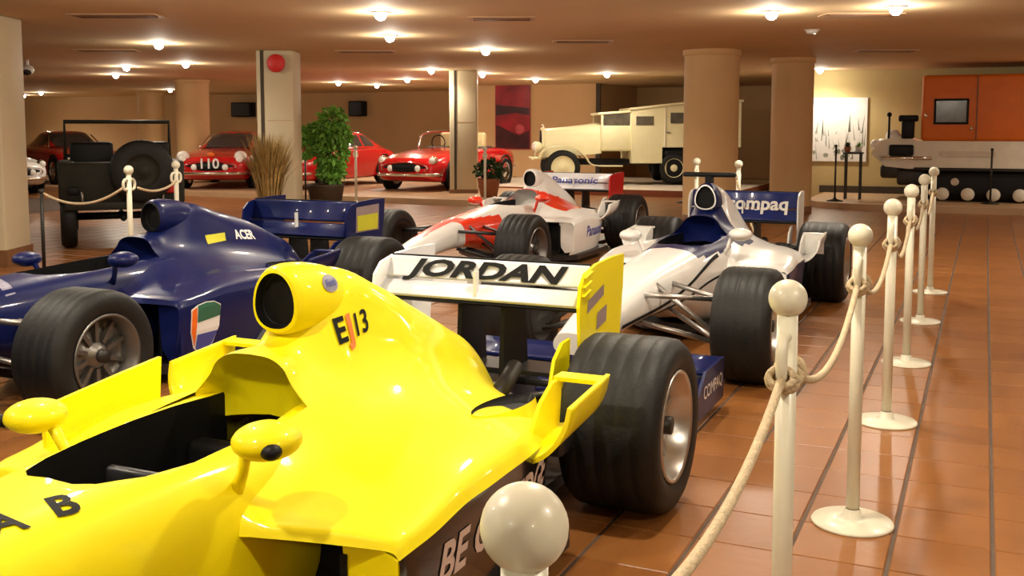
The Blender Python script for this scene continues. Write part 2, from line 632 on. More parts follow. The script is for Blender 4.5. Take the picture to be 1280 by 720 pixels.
PRZ = R(24.4)
pillar(-9.85, 13.1, 0.56, PRZ, -0.19)
pillar(-9.80, 19.2, 0.56, PRZ, -0.16)
pillar(-9.56, 7.72, 0.56, PRZ, -0.16)

# small fittings on walls and pillars
sg = thing('round_sign', 'round red sign fixed high on the beige square pillar', 'sign', (-9.67, 12.80, 2.40), PRZ)
mb = MB(); mb.lathe([(0, -0.03), (0.125, -0.03), (0.135, -0.02), (0.135, 0.0)], 'red_sign', axis='Y', n=32); mb.build('disc', sg)
mb = MB(); mb.box((0, -0.033, 0), (0.12, 0.006, 0.02), 'red'); mb.build('bar', sg)
for x, y, w, lab in ((-23.6, BACK_L, 0.85, 'black wall loudspeaker above the dark jeep'), (-18.9, BACK_L, 0.55, 'black wall loudspeaker between round column and square pillar')):
    t = thing('wall_speaker', lab, 'speaker', (x, y, 2.06), 0, 'loudspeakers on the back wall')
    mb = MB(); mb.rbox((0, -0.16, 0), (w, 0.3, 0.5), 'black', 0.02); mb.build('cabinet', t)
    mb = MB(); mb.box((0, -0.315, 0), (w - 0.1, 0.012, 0.42), 'carbon'); mb.build('grille', t)
cc = thing('security_camera', 'small white security camera hanging from the ceiling by the left pillar', 'camera', (-15.0, 12.95, CEIL))
mb = MB(); mb.tube([(0, 0, 0), (0, 0, -0.12)], 0.03, 'white'); mb.build('bracket', cc)
mb = MB(); mb.sphere((0, 0, -0.17), (0.11, 0.11, 0.09), 'white'); mb.build('dome', cc)
mb = MB(); mb.sphere((0.03, -0.04, -0.21), (0.08, 0.08, 0.06), 'black_gloss'); mb.build('lens_dome', cc)
sd = thing('smoke_detector', 'small white smoke detector on the ceiling before the round columns', 'smoke detector', (-1.91, 12.8, CEIL))
mb = MB(); mb.lathe([(0.07, 0), (0.07, -0.03), (0.05, -0.05), (0, -0.05)], 'white', n=24); mb.build('cover', sd)
mb = MB(); mb.lathe([(0.09, 0), (0.09, -0.012), (0.07, -0.012)], 'lamp_trim', n=24); mb.build('base_ring', sd)
# ceiling vents
for k, (x, y, w) in enumerate([(-4.7, 10.1, 0.7), (-4.95, 13.2, 0.8), (-1.2, 11.3, 0.8), (-1.4, 16.7, 0.9), (-8.2, 8.2, 0.9), (-12.0, 11.8, 0.9), (-8.6, 13.6, 0.9)]):
    t = thing('ceiling_vent', 'flat brown ceiling vent with narrow slats', 'vent', (x, y, CEIL), PRZ, 'flat vents in the ceiling')
    mb = MB(); mb.box((0, 0, -0.006), (w, 0.32, 0.012), 'platform'); mb.build('frame', t)
    for q in range(4):
        mb = MB(); mb.box((0, -0.1 + 0.066 * q, -0.016), (w - 0.1, 0.03, 0.012), 'wood'); mb.build('slat', t)

# ------------------------------------------------------------------ ceiling lamps
bulb_mb = MB(); bulb_mb.sphere((0, 0, -0.025), 0.062, 'bulb', 16, 10); bulb_me = bulb_mb.mesh('bulb')
ring_mb = MB(); ring_mb.lathe([(0.105, 0), (0.105, -0.012), (0.07, -0.018), (0.062, 0.0)], 'lamp_trim', n=28); ring_me = ring_mb.mesh('trim_ring')
spot_d = bpy.data.lights.new('lamp_light', 'SPOT')
spot_d.energy = LAMP_W; spot_d.color = LAMP_COL; spot_d.shadow_soft_size = 0.05; spot_d.spot_size = R(158); spot_d.spot_blend = 0.6
glow_d = bpy.data.lights.new('lamp_glow', 'POINT')
glow_d.energy = LAMP_W * 0.26; glow_d.color = LAMP_COL; glow_d.shadow_soft_size = 0.06
lamps = [(-5.56, 9.07), (-6.85, 11.39), (-6.81, 14.07), (-1.98, 10.62), (-0.82, 10.69), (-3.05, 21.6), (-10.39, 11.15),
         (-14.9, 15.12), (-13.18, 14.81), (-17.36, 17.3), (-28.6, 25.2), (-31.5, 27.0), (-22.8, 24.9), (-10.16, 18.48), (-15.2, 22.7),
         (-15.1, 24.4), (-12.7, 21.9), (-9.91, 20.3), (-9.9, 23.2), (-7.46, 21.4)]
offscreen = [(-4.4, 1.2), (-1.9, 1.0), (-3.3, 3.3), (-0.9, 3.4), (-5.7, 3.6), (-1.6, 5.8), (-3.9, 6.2), (-6.6, 6.4), (0.9, 5.6), (1.4, 1.6), (2.0, 10.5), (-8.3, 3.9), (-1.2, -2.0), (-4.4, -2.2), (2.2, -1.5), (1.4, 14.2), (2.7, 18.8), (-12.5, 7.5)]  # the two deepest into the room are added to light the tracked vehicle
# the same ceiling goes on over and behind the camera: lamps outside the picture end in _offscreen
for k, (x, y) in enumerate(lamps + offscreen):
    suf = '' if k < len(lamps) else '_offscreen'
    t = thing('ceiling_lamp' + suf, 'small round ceiling lamp with a glowing bulb in a pale ring', 'lamp', (x, y, CEIL), 0, 'round ceiling lamps')
    link('bulb' + suf, bulb_me, t); link('trim_ring', ring_me, t)
    link('lamp_light' + suf, spot_d, t, (0, 0, -0.12)); link('lamp_glow' + suf, glow_d, t, (0, 0, -0.16))


# ------------------------------------------------------------------ racing cars
def tyre_mesh(r, w, mname):
    """axis X, outer face at +w/2, four grooves in the tread"""
    mb = MB()
    h = w / 2
    prof = [(0.205, -h + 0.02), (0.235, -h + 0.004), (0.285, -h), (r - 0.022, -h + 0.012), (r - 0.005, -h + 0.035)]
    for g in (-0.27, -0.09, 0.09, 0.27):
        c = g * w
        prof += [(r, c - 0.009), (r - 0.0012, c - 0.006), (r - 0.0012, c + 0.006), (r, c + 0.009)]
    prof += [(r - 0.005, h - 0.035), (r - 0.022, h - 0.012), (0.285, h), (0.235, h - 0.004), (0.205, h - 0.02)]
    mb.lathe(prof, 'tyre', axis='X', n=56)
    return mb.mesh(mname)


def rim_mesh(w, material, mname):
    mb = MB()
    h = w / 2
    mb.lathe([(0.212, h - 0.012), (0.208, h - 0.004), (0.195, h - 0.012), (0.185, h - 0.10), (0.17, h - 0.13), (0.07, h - 0.10), (0.05, h - 0.06), (0.0, h - 0.055)], material, axis='X', n=48)
    mb.lathe([(0.212, -h + 0.012), (0.195, -h + 0.012), (0.18, -h + 0.1), (0.0, -h + 0.1)], 'dark_metal', axis='X', n=32)
    for k in range(10):
        a = 2 * math.pi * k / 10
        M = Matrix.Rotation(a, 4, 'X')
        mb.box(M @ Vector((h - 0.095, 0, 0.125)), (0.03, 0.022, 0.115), material, M=M)
    mb.lathe([(0.035, h - 0.07), (0.035, h - 0.03), (0.0, h - 0.03)], 'dark_metal', axis='X', n=12)
    return mb.mesh(mname)


TYRE_R, TYRE_F = tyre_mesh(0.33, 0.38, 'tyre_rear'), tyre_mesh(0.328, 0.33, 'tyre_front')
RIM_R, RIM_F = rim_mesh(0.38, 'rim', 'rim_rear'), rim_mesh(0.33, 'rim', 'rim_front')
RIM_RD, RIM_FD = rim_mesh(0.38, 'rim_dark', 'rim_rear_dark'), rim_mesh(0.33, 'rim_dark', 'rim_front_dark')

TUB = [
    (-4.05, [(0, .40), (.05, .395), (.08, .37), (.09, .34), (.08, .31), (.04, .29), (0, .29)]),
    (-3.7, [(0, .475), (.07, .47), (.11, .44), (.125, .39), (.11, .33), (.05, .30), (0, .30)]),
    (-3.05, [(0, .58), (.1, .57), (.155, .53), (.175, .45), (.165, .36), (.08, .32), (0, .32)]),
    (-2.5, [(0, .63), (.12, .615), (.19, .57), (.225, .47), (.21, .33), (.1, .25), (0, .25)]),
    (-2.05, [(0, .66), (.13, .645), (.215, .60), (.265, .49), (.26, .3), (.15, .15), (0, .15)]),
    (-1.7, [(0, .66), (.15, .655), (.235, .625), (.30, .53), (.32, .3), (.2, .1), (0, .1)]),
    (-1.3, [(0, .66), (.15, .66), (.24, .645), (.32, .55), (.34, .3), (.2, .1), (0, .1)]),
]
IN4 = [(0, .60), (.07, .60), (.12, .605), (.16, .62)]
MAIN = [
    (-1.80, IN4 + [(.20, .475), (.33, .468), (.45, .466), (.56, .462), (.665, .455), (.69, .435)]),
    (-1.788, IN4 + [(.20, .52), (.33, .490), (.45, .486), (.56, .482), (.665, .470), (.695, .44)]),
    (-1.76, IN4 + [(.20, .58), (.33, .507), (.45, .498), (.56, .494), (.67, .480), (.70, .445)]),
    (-1.70, IN4 + [(.205, .62), (.33, .525), (.45, .508), (.56, .503), (.675, .487), (.705, .45)]),
    (-1.55, IN4 + [(.215, .645), (.33, .568), (.45, .54), (.56, .53), (.678, .505), (.71, .465)]),
    (-1.37, [(0, .80), (.07, .794), (.118, .768), (.148, .722), (.20, .668), (.33, .605), (.45, .57), (.56, .555), (.677, .52), (.71, .475)]),
    (-1.25, [(0, .815), (.045, .808), (.08, .785), (.125, .735), (.20, .675), (.33, .61), (.45, .575), (.56, .56), (.672, .52), (.708, .472)]),
    (-1.10, [(0, .95), (.055, .935), (.09, .89), (.125, .82), (.19, .705), (.30, .62), (.44, .572), (.56, .553), (.665, .515), (.70, .467)]),
    (-1.0, [(0, 1.005), (.055, .99), (.095, .94), (.12, .86), (.165, .745), (.26, .645), (.41, .572), (.545, .548), (.655, .512), (.695, .463)]),
    (-.75, [(0, .925), (.055, .912), (.105, .86), (.14, .78), (.18, .69), (.26, .61), (.39, .55), (.51, .525), (.61, .49), (.655, .44)]),
    (-.5, [(0, .812), (.055, .797), (.11, .74), (.15, .67), (.19, .60), (.26, .545), (.36, .505), (.45, .48), (.53, .45), (.57, .39)]),
    (-.25, [(0, .695), (.05, .68), (.1, .64), (.14, .58), (.17, .53), (.21, .49), (.27, .455), (.33, .43), (.38, .40), (.41, .33)]),
    (-.05, [(0, .585), (.05, .57), (.09, .53), (.12, .48), (.14, .44), (.17, .41), (.2, .385), (.23, .365), (.26, .335), (.28, .28)]),
    (.08, [(0, .44), (.04, .43), (.07, .41), (.09, .39), (.11, .37), (.13, .35), (.15, .33), (.17, .31), (.19, .29), (.20, .25)]),
]


def ring_loft(rings, n=36, pw=2.0, egg=0.0):
    """rings (y, zc, a, b): closed rounded rings"""
    rr = hermite(np.array([r[1:] for r in rings]), [r[0] for r in rings], 5)
    ys = []
    for i in range(len(rings) - 1):
        ys += [rings[i][0] + (rings[i + 1][0] - rings[i][0]) * k / 5 for k in range(5)]
    ys.append(rings[-1][0])
    P = np.zeros((len(ys), n, 3))
    for i, y in enumerate(ys):
        zc, a, b = rr[i]
        for k in range(n):
            t = 2 * math.pi * k / n
            c, s = math.cos(t), math.sin(t)
            u = a * math.copysign(abs(c) ** (2 / pw), c) * (1 - egg * s)
            P[i, k] = (u, y, zc + b * math.copysign(abs(s) ** (2 / pw), s))
    return P


def bvh_of(ob):
    me = ob.data
    return BVHTree.FromPolygons([v.co.copy() for v in me.vertices], [tuple(p.vertices) for p in me.polygons])


def racing_car(label, loc, C, rz=0.0):
    """C: colours and options. Origin under the rear axle, nose towards -Y."""
    car = thing('racing_car', label, 'car', loc, rz, 'single-seater racing cars')
    body, fn = C['body'], C.get('fn')
    ys = C.get('ystretch', 1.0); fax = C.get('fax', -3.05); nosey = C.get('nosey', 0.0); ab_dz = C.get('ab_dz', 0.0)

    def Y(y): return y * ys if y < -0.5 else y
    def st(S, dz=0.0): return [(Y(y), [(u, z + dz * max(0, (z - .6) / .4)) for u, z in p]) for y, p in S]
    def pod_grid(ny):
        G = loft(st(MAIN, ab_dz), ny, 4)
        f = np.clip((Y(-1.35) - G[:, :, 1]) / .3, 0, 1)
        G[:, :, 1] += np.clip(G[:, :, 0] - .3, 0, 1) * .26 * f      # swept leading edge
        return G
    # monocoque with the cockpit cut out
    P = loft(st(TUB), 7, 4)
    mb = MB()
    full = np.concatenate([P, mirror(P)[:, ::-1][:, 1:-1]], axis=1)
    mb.grid(full, body, fn, closed=True)
    k = full.shape[1]
    mb.add(full[0], [tuple(range(k))], body); mb.add(full[-1], [tuple(range(k))], body)
    tub = mb.build('monocoque', car)
    cut = MB()
    plan = [(0, -2.085), (.07, -2.08), (.11, -2.05), (.16, -1.95), (.19, -1.82), (.195, -1.64), (.178, -1.48), (.15, -1.37), (.14, -1.24)]
    pl = plan + [(-u, y) for u, y in reversed(plan[1:])]
    cut.prism([(u, Y(y)) for u, y in pl], (1, 0, 0), (0, 1, 0), (0, 0, .75), (0, 0, 1), .84, 'black')
    cob = cut.build('cutter', car)
    bo = tub.modifiers.new('cut', 'BOOLEAN'); bo.object = cob; bo.operation = 'DIFFERENCE'; bo.solver = 'EXACT'
    try: bo.material_mode = 'TRANSFER'
    except Exception: pass
    dg = bpy.context.evaluated_depsgraph_get()
    me = bpy.data.meshes.new_from_object(tub.evaluated_get(dg))
    tub.modifiers.clear(); tub.data = me
    bpy.data.objects.remove(cob)
    # engine cover and sidepods in one shell
    mb = MB()
    G = pod_grid(6)
    k0 = 5 * 6
    for Q in (G[:k0 + 1, 4 * 4:], G[k0:]):
        mb.grid(Q, body, fn); mb.grid(mirror(Q), body, fn)
    # front lips of the sidepods, outboard of the inlet
    y0 = Y(-1.69)
    for s in (-1, 1):
        mb.prism([(.535, .462), (.65, .455), (.688, .435), (.695, .16), (.60, .14), (.555, .2)], (s, 0, 0), (0, 0, 1), (0, y0, 0), (0, 1, 0), .03, C.get('lip', body))
    cover = mb.build('engine_cover', car)
    cb = bvh_of(cover)
    # inlet recesses
    for s in (-1, 1):
        mb = MB(); mb.box((s * .44, Y(-1.5), .28), (.26, .02, .30), 'black'); mb.box((s * .54, Y(-1.6), .28), (.02, .22, .30), 'black')
        mb.build('radiator_inlet', car)
    # headrest
    mb = MB()
    prof = smooth_section([(p[0], p[1] + ab_dz * max(0, (p[1] - .6) / .4)) for p in MAIN[5][1][:5]], 4)
    prof = np.vstack([(.20, .58), prof[::-1], prof[1:] * np.array((-1, 1)), (-.20, .58)])
    hp = np.zeros((9, len(prof), 3))
    for a in range(9):
        q = a / 8
        for b in range(len(prof)):
            hp[a, b] = (prof[b, 0] * q, Y(-1.37) + .09 * (1 - q ** 4), .60 + (prof[b, 1] - .60) * q)
    mb.grid(hp, C.get('headrest', body)); mb.build('headrest', car)
    # steering wheel hub just showing in the opening
    mb = MB(); mb.rbox((0, Y(-1.80), .53), (.22, .03, .12), 'carbon', .012); mb.sphere((0.04, Y(-1.77), .55), (.03, .012, .016), 'steel'); mb.build('steering_wheel', car)
    mb = MB(); mb.rbox((0, Y(-1.42), .40), (.34, .08, .30), 'black', .03); mb.build('seat', car)
    # airbox
    dz = ab_dz
    ab = [(Y(-1.245), .935 + dz, .080, .095), (Y(-1.22), .935 + dz, .092, .106), (Y(-1.1), .925 + dz, .100, .110), (Y(-.95), .885 + dz, .10, .112), (Y(-.7), .80 + dz * .6, .08, .09)]
    mb = MB(); G = ring_loft(ab, egg=C.get('egg', 0.12), pw=2.2)
    mb.grid(G, body, fn if C.get('ab_fn') else None, closed=True)
    if C.get('ab_rim'):
        mb.grid(G[:4], C['ab_rim'], closed=True)
    hole = ring_loft([(Y(-1.245), .935 + dz, .080, .095), (Y(-1.248), .935 + dz, .070, .084)], egg=C.get('egg', 0.12), pw=2.2)
    mb.grid(hole, C.get('ab_rim', body), closed=True)
    abx = mb.build('airbox', car)
    hole = ring_loft([(Y(-1.248), .935 + dz, .070, .084), (Y(-1.215), .935 + dz, .062, .076)], egg=C.get('egg', 0.12), pw=2.2)
    mb = MB(); mb.grid(hole, 'black', closed=True); mb.add(hole[-1], [tuple(range(hole.shape[1]))], 'black'); mb.build('intake', abx)
    ab_b = bvh_of(abx)
    if C.get('tcam'):
        mb = MB(); mb.box((0, Y(-1.12), 1.055 + dz), (.05, .08, .07), 'black'); mb.rbox((0, Y(-1.12), 1.10 + dz), (.40, .07, .035), 'black', .012); mb.build('camera_bar', car)
    # side panels below the pod edge
    sp = C.get('side', 'black')
    for s in (-1, 1):
        E = pod_grid(5)[:-10, -1]
        rows = []
        for q in (0, .12, .5, 1.0):
            rr = E.copy()
            rr[:, 0] = s * (E[:, 0] - .05 * q ** 2 + (.004 if q else 0)); rr[:, 2] = E[:, 2] * (1 - q) + .12 * q
            rows.append(rr)
        mb = MB(); mb.grid(np.array(rows), sp)
        pan = mb.build('side_panel', car)
        if s == 1 and C.get('side_txt'):
            for (txt, size, y, z, m, kw) in C['side_txt']:
                place_text('lettering', txt, size, (.72, Y(y), z), (0, 1, 0), (0, 0, 1), m, pan, bvh_of(pan), **kw)
    # floor tray and diffuser
    mb = MB()
    fl = [(.22, -2.1), (.60, -1.72), (.70, -1.6), (.70, -.62), (.46, -.42), (.46, .45)]
    mb.prism([(u, Y(y)) for u, y in fl] + [(-u, Y(y)) for u, y in reversed(fl)], (1, 0, 0), (0, 1, 0), (0, 0, .09), (0, 0, 1), .05, 'carbon'); mb.build('floor_tray', car)
    # gearbox, exhausts
    mb = MB(); mb.rbox((0, .15, .29), (.26, .62, .24), 'carbon', .04); mb.rbox((0, .5, .30), (.12, .3, .12), 'carbon', .03)
    mb.rbox((.16, -.12, .34), (.12, .3, .10), 'dark_metal', .03); mb.rbox((-.16, -.12, .34), (.12, .3, .10), 'dark_metal', .03)
    mb.build('gearbox', car)
    for s in (-1, 1):
        mb = MB(); mb.tube([(s * .26, -.35, .40), (s * .22, -.1, .44), (s * .2, .05, .48)], .034, 'dark_metal', 12); mb.build('exhaust_pipe', car)
    # wheels
    rf, rr_ = (RIM_FD, RIM_RD) if C.get('dark_rim') else (RIM_F, RIM_R)
    for s in (-1, 1):
        for me, rm, x, y, r in ((TYRE_R, rr_, .71, 0, .33), (TYRE_F, rf, .715, fax, .328)):
            t = link('tyre', me, car, (s * x, y, r)); t.rotation_euler = (0, 0, 0 if s > 0 else math.pi)
            link('rim', rm, t)
    # suspension arms
    for s in (-1, 1):
        sm = C.get('susp', 'carbon')
        mb = MB()
        for (a, b) in (((.15, fax + .28, .50), (.56, fax, .46)), ((.15, fax - .2, .49), (.56, fax, .46)), ((.14, fax + .3, .34), (.56, fax, .20)), ((.13, fax - .2, .33), (.56, fax, .20)), ((.15, fax + .02, .52), (.55, fax + .03, .22))):
            mb.tube([(s * a[0], a[1], a[2]), (s * b[0], b[1], b[2])], .016, sm, 8)
        mb.build('front_wishbone', car)
        mb = MB()
        for (a, b) in (((.12, -.2, .38), (.55, 0, .44)), ((.12, .22, .38), (.55, 0, .44)), ((.12, -.25, .22), (.55, 0, .2)), ((.12, .22, .22), (.55, 0, .2))):
            mb.tube([(s * a[0], a[1], a[2]), (s * b[0], b[1], b[2])], .016, 'carbon', 8)
        mb.build('rear_wishbone', car)
    # mirrors
    for s, u, y, z in ((1, .385, -1.79, .712), (-1, -.42, -1.75, .668)):
        mb = MB()
        M = Matrix.Rotation(R(-12 * s), 4, 'Z')
        mb.sphere((u, Y(y), z), (.082, .085, .045), C.get('mirror', body), 22, 14, M)
        mi = mb.build('mirror', car)
        mb = MB(); mb.tube([(u - s * .06, Y(y), z - .02), (u - s * .09, Y(y) + .02, z - .10), (u - s * .12, Y(y) + .03, z - .15)], [.016, .014, .02], C.get('mirror', body), 8); mb.build('stalk', mi)
        if C.get('mirror_spot'):
            mb = MB(); mb.sphere((u + s * .052, Y(y) - .052, z - .006), (.026, .026, .02), 'black', 14, 8); mb.build('inner_shadow', mi)  # black ellipsoid stands in for the shadow inside the mirror
    # chimneys
    for s in (-1, 1):
        mb = MB()
        rows = []
        for (z, uc, yc, a, b, sl) in ((.36, .52, -.70, .10, .25, 0), (.44, .50, -.68, .075, .24, .0), (.50, .49, -.67, .055, .235, .02), (.535, .485, -.665, .045, .235, .035)):
            rows.append([(s * (uc + a * math.cos(t)), yc + b * math.sin(t), z + sl * math.cos(t + R(180)) * .3 - sl * math.sin(t) * .6) for t in [2 * math.pi * k / 28 for k in range(28)]])
        G = np.array(rows)
        mb.grid(G, C.get('chim', body), closed=True)
        ch = mb.build('chimney', car)
        mb = MB(); lo = G[-1].copy(); c0 = lo.mean(axis=0); ins = (lo - c0) * .88 + c0; ins[:, 2] -= .03
        mb.grid(np.stack([G[-1], ins]), 'black', closed=True); mb.add(ins, [tuple(range(28))], 'black'); mb.build('vent', ch)
    # flick-up winglets before the rear wheels
    for s in (-1, 1):
        fl = np.array([(.44, .415), (.53, .41), (.62, .415), (.70, .44), (.75, .485), (.775, .54), (.782, .595)])
        fl = smooth_section(fl, 4)
        G = np.zeros((6, len(fl), 3))
        for i in range(6):
            y = -.90 + .36 * i / 5
            for j, (u, z) in enumerate(fl):
                up = max(0, (z - .41) / .185)
                G[i, j] = (s * u, y + .06 * up, z + .03 * i / 5)
        mb = MB(); mb.sheet(G, .014, C.get('flick', body))
        fo = mb.build('winglet', car)
        mb = MB(); mb.box((s * .70, -.52, .61), (.17, .08, .014), C.get('flick', body)); mb.build('bridge', fo)
        mb = MB(); mb.prism([(-.80, .41), (-.55, .42), (-.52, .62), (-.60, .615), (-.70, .57), (-.77, .50)], (0, 1, 0), (0, 0, 1), (s * .625, 0, -.01), (1, 0, 0), .014, C.get('flick', body)); mb.build('fence', fo)
        if C.get('flick_solid'):
            mb = MB(); mb.box((s * .70, -.57, .535), (.16, .012, .15), C['flick']); mb.build('plate', fo)
        mb = MB(); mb.prism([(-.16, .42), (.04, .43), (.06, .615), (-.02, .61), (-.10, .56)], (0, 1, 0), (0, 0, 1), (s * .43, 0, 0), (1, 0, 0), .014, C.get('flick', body)); mb.build('fin', fo)
    for s in (-1, 1):
        mb = MB(); mb.rbox((s * .50, -.40, .35), (.22, .12, .10), 'carbon', .02); mb.build('heat_shield', car)
    if C.get('extra_fin'):
        mb = MB(); mb.prism([(-1.58, .50), (-1.12, .50), (-1.105, .685), (-1.30, .665), (-1.555, .635), (-1.585, .60)], (0, 1, 0), (0, 0, 1), (-.585, 0, 0), (1, 0, 0), .016, body); mb.build('pod_fin', car)
    # rear wing
    W = C['wing']
    rw = MB()
    hw = .465
    z0 = W.get('z0', .735)

    def plate(prof, t, m):
        pr = smooth_section(prof, 5)
        G = np.zeros((len(pr), 2, 3))
        for i, (y, z) in enumerate(pr):
            G[i, 0] = (-hw, y, z); G[i, 1] = (hw, y, z)
        rw.sheet(G, t, m)
    zs = z0 + (.887 - z0) * .40
    plate([(.085, z0), (.115, z0 + (zs - z0) * .5), (.15, zs - .010)], .014, W.get('low', W['m']))
    wing = rw.build('rear_wing', car)
    rw = MB(); plate([(.158, zs + .008), (.185, (zs + .887) / 2), (.205, .887)], .012, W['m']); rw.build('flap', wing)
    rw = MB(); plate([(.10, z0 - .01), (.16, z0 - .025), (.34, z0 - .01)], .016, 'black'); rw.build('underside', wing)
    rw = MB(); rw.box((0, .213, .888), (2 * hw, .012, .014), 'black'); rw.build('gurney', wing)
    for u in (-.10, .10):
        rw = MB()
        rw.prism([(.12, .30), (.40, .30), (.36, z0 - .02), (.15, z0 - .02)], (0, 1, 0), (0, 0, 1), (u, 0, 0), (1, 0, 0), .02, 'black')
        rw.build('pylon', wing)
    rw = MB(); rw.box((0, .10, (z0 + .887) / 2 - .01), (.012, .03, .11), 'white'); rw.build('bracket', wing)
    rw = MB(); rw.box((0, .30, .42), (2 * hw, .2, .018), 'carbon'); rw.build('lower_plane', wing)
    ep = [(.10, .30), (.06, .60), (.05, .74), (.065, .82), (.12, .868), (.25, .892), (.45, .90), (.60, .896), (.585, .75), (.55, .58), (.52, .30)]
    ep = [(y * C.get('ep', 1.0) + (1 - C.get('ep', 1.0)) * .1, z) for y, z in ep]
    for s in (-1, 1):
        mb = MB(); mb.prism(ep, (0, 1, 0), (0, 0, 1), (s * (hw + .007), 0, 0), (1, 0, 0), .014, W['end'] if s > 0 else W.get('endl', W['end']))
        e = mb.build('endplate', wing)
        for (ly, lz) in (W.get('louvres', []) if s > 0 else []):
            mb = MB(); mb.rbox((hw + .018, ly, lz), (.016, .085, .010), W['end'], .004, M=Matrix.Rotation(R(12), 4, 'X')); mb.build('louvre', e)
        if s > 0 and W.get('labels'):
            for (poly, m) in W['labels']:
                place_mesh('decal', shape_mesh([poly]), (hw + .014, 0, 0), (0, 1, 0), (0, 0, 1), m, e, None, .002 if m == 'label_grey' else .005)
    d = Vector((0, .05, .887 - zs)).normalized()
    if W.get('whole'):
        d = Vector((0, .12, .887 - z0)).normalized()
    for (txt, size, sx, m, kw, wz) in W.get('txt', []):
        o = Vector((kw.pop('u', 0), 0, wz))
        f = (wz - zs) / (.887 - zs)
        o.y = .155 + .05 * f - .012
        if W.get('whole'): o.y = .085 + .12 * (wz - z0) / (.887 - z0) - .016
        place_text('lettering', txt, size, o, (1, 0, 0), d, m, wing, None, .004, sx=sx, **kw)
    # front wing
    F = C.get('fw', body)
    fy = fax - .95
    mb = MB()
    G = np.zeros((5, 9, 3))
    for i in range(5):
        for j in range(9):
            u = -.70 + 1.4 * j / 8
            G[i, j] = (u, fy - .2 + .42 * i / 4, .13 + .05 * (i / 4) ** 2 + .05 * (1 - min(1, abs(u) / .3)) * 0)
    mb.sheet(G, .016, F)
    fw = mb.build('front_wing', car)
    for s in (-1, 1):
        mb = MB(); mb.prism([(-.22, .06), (.32, .06), (.32, .27), (-.05, .27), (-.22, .16)], (0, 1, 0), (0, 0, 1), (s * .705, fy, 0), (1, 0, 0), .014, F); e = mb.build('endplate', fw)
        mb = MB(); mb.prism([(-.1, .13), (.08, .13), (.08, .33), (-.06, .33)], (0, 1, 0), (0, 0, 1), (s * .07, fy + .05, 0), (1, 0, 0), .012, F); mb.build('pylon', fw)
        if s > 0 and C.get('fw_txt'):
            place_text('lettering', C['fw_txt'], .09, (.714, fy + .08, .17), (0, 1, 0), (0, 0, 1), 'print_white', e, None, .002, bold=.001)
    G = G.copy(); G[:, :, 1] = G[:, :, 1] * .5 + (fy + .30) * .5 + .12; G[:, :, 2] += .07
    mb = MB(); mb.sheet(G, .012, F); mb.build('flap', fw)
    return car, tub, cover, abx, cb, ab_b


# yellow car in front
yel, tub, cover, abx, cb, ab_b = racing_car('yellow single-seater racing car with a white lettered rear wing', (-1.906, 3.74, 0), dict(
    body='yellow', side='black_gloss', mirror_spot=True, extra_fin=True, egg=.14,
    side_txt=[('BE ON EDGE', .145, -1.13, .355, 'print_pink', dict(bold=.004, shear=.18))],
    wing=dict(m='wing_white', low='wing_white', end='yellow', endl='wing_white', z0=.735,
              txt=[('JORDAN', .105, 1.72, 'print_black', dict(bold=.0042, shear=.28), .842)],
              labels=[([(.13, .705), (.33, .755), (.33, .80), (.14, .755)], 'label_grey'), ([(.24, .62), (.36, .64), (.37, .71), (.25, .69)], 'label_grey')], louvres=[(.135, .862), (.125, .825), (.115, .79)])))
# printed marks on the yellow car
place_mesh('decal', shape_mesh([ellipse(.042, .026)]), (.3, -1.085, .972), (0, 1, 0), (0, 0, 1), 'label_blue', abx, ab_b)
place_text('lettering', 'Ford', .03, (.3, -1.085, .974), (0, 1, 0), (0, 0, 1), 'print_blue', abx, ab_b, .006, shear=.2, bold=.0006)
place_text('lettering', 'E', .10, (.3, -1.095, .825), (0, 1, 0.1), (0, 0, 1), 'print_black', cover, cb, .004, bold=.003, shear=.15)
place_text('lettering', 'J', .10, (.3, -1.05, .828), (0, 1, 0.1), (0, 0, 1), 'print_orange', cover, cb, .005, bold=.005, shear=.15)
place_text('lettering', '13', .095, (.3, -.99, .832), (0, 1, 0.1), (0, 0, 1), 'print_black', cover, cb, .004, bold=.0015, shear=.15)
tb = bvh_of(tub)
place_text('lettering', 'B', .105, (.13, -2.16, .8), (.35, .94, 0), (-.94, .35, 0), 'print_black', tub, tb, .004, bold=.003)
place_text('lettering', 'A', .105, (.10, -2.28, .8), (.35, .94, 0), (-.94, .35, 0), 'print_black', tub, tb, .004, bold=.003)

# dark blue car on the left
blu, tub, cover, abx, cb, ab_b = racing_car('dark navy blue single-seater racing car with a tricolour shield on its flank', (-4.75, 6.4, 0), dict(
    body='navy', side='navy', lip='navy', ystretch=1.14, fax=-2.64, ab_dz=-.045, dark_rim=True, ab_rim='black', headrest='navy', mirror='navy', fw='navy', egg=.1, susp='steel',
    wing=dict(m='navy', low='navy', end='navy', z0=.63,
              labels=[([(.18, .66), (.50, .66), (.51, .86), (.19, .85)], 'label_grey'), ([(.20, .67), (.48, .67), (.49, .79), (.20, .785)], 'print_yellow')])))
place_text('lettering', 'ACER', .085, (.4, -.70, .715), (0, 1, -.1), (0, 0, 1), 'print_white', cover, cb, .004, bold=.003)
place_mesh('decal', shape_mesh([[(-.1, -.025), (.1, -.02), (.12, .03), (-.08, .03)]]), (.4, -1.02, .72), (0, 1, 0), (0, 0, 1), 'print_yellow', cover, cb)
place_mesh('decal', shape_mesh([[(-.14, -.02), (.14, .0), (.14, .03), (-.14, .01)]]), (.55, -1.05, .9), (0, 1, 0), (-1, 0, 0), 'label_blue', cover, cb)
sp = [o for o in blu.children if o.name.startswith('side_panel')][-1]
sb = bvh_of(sp)
o0 = (.75, -1.75, .292)
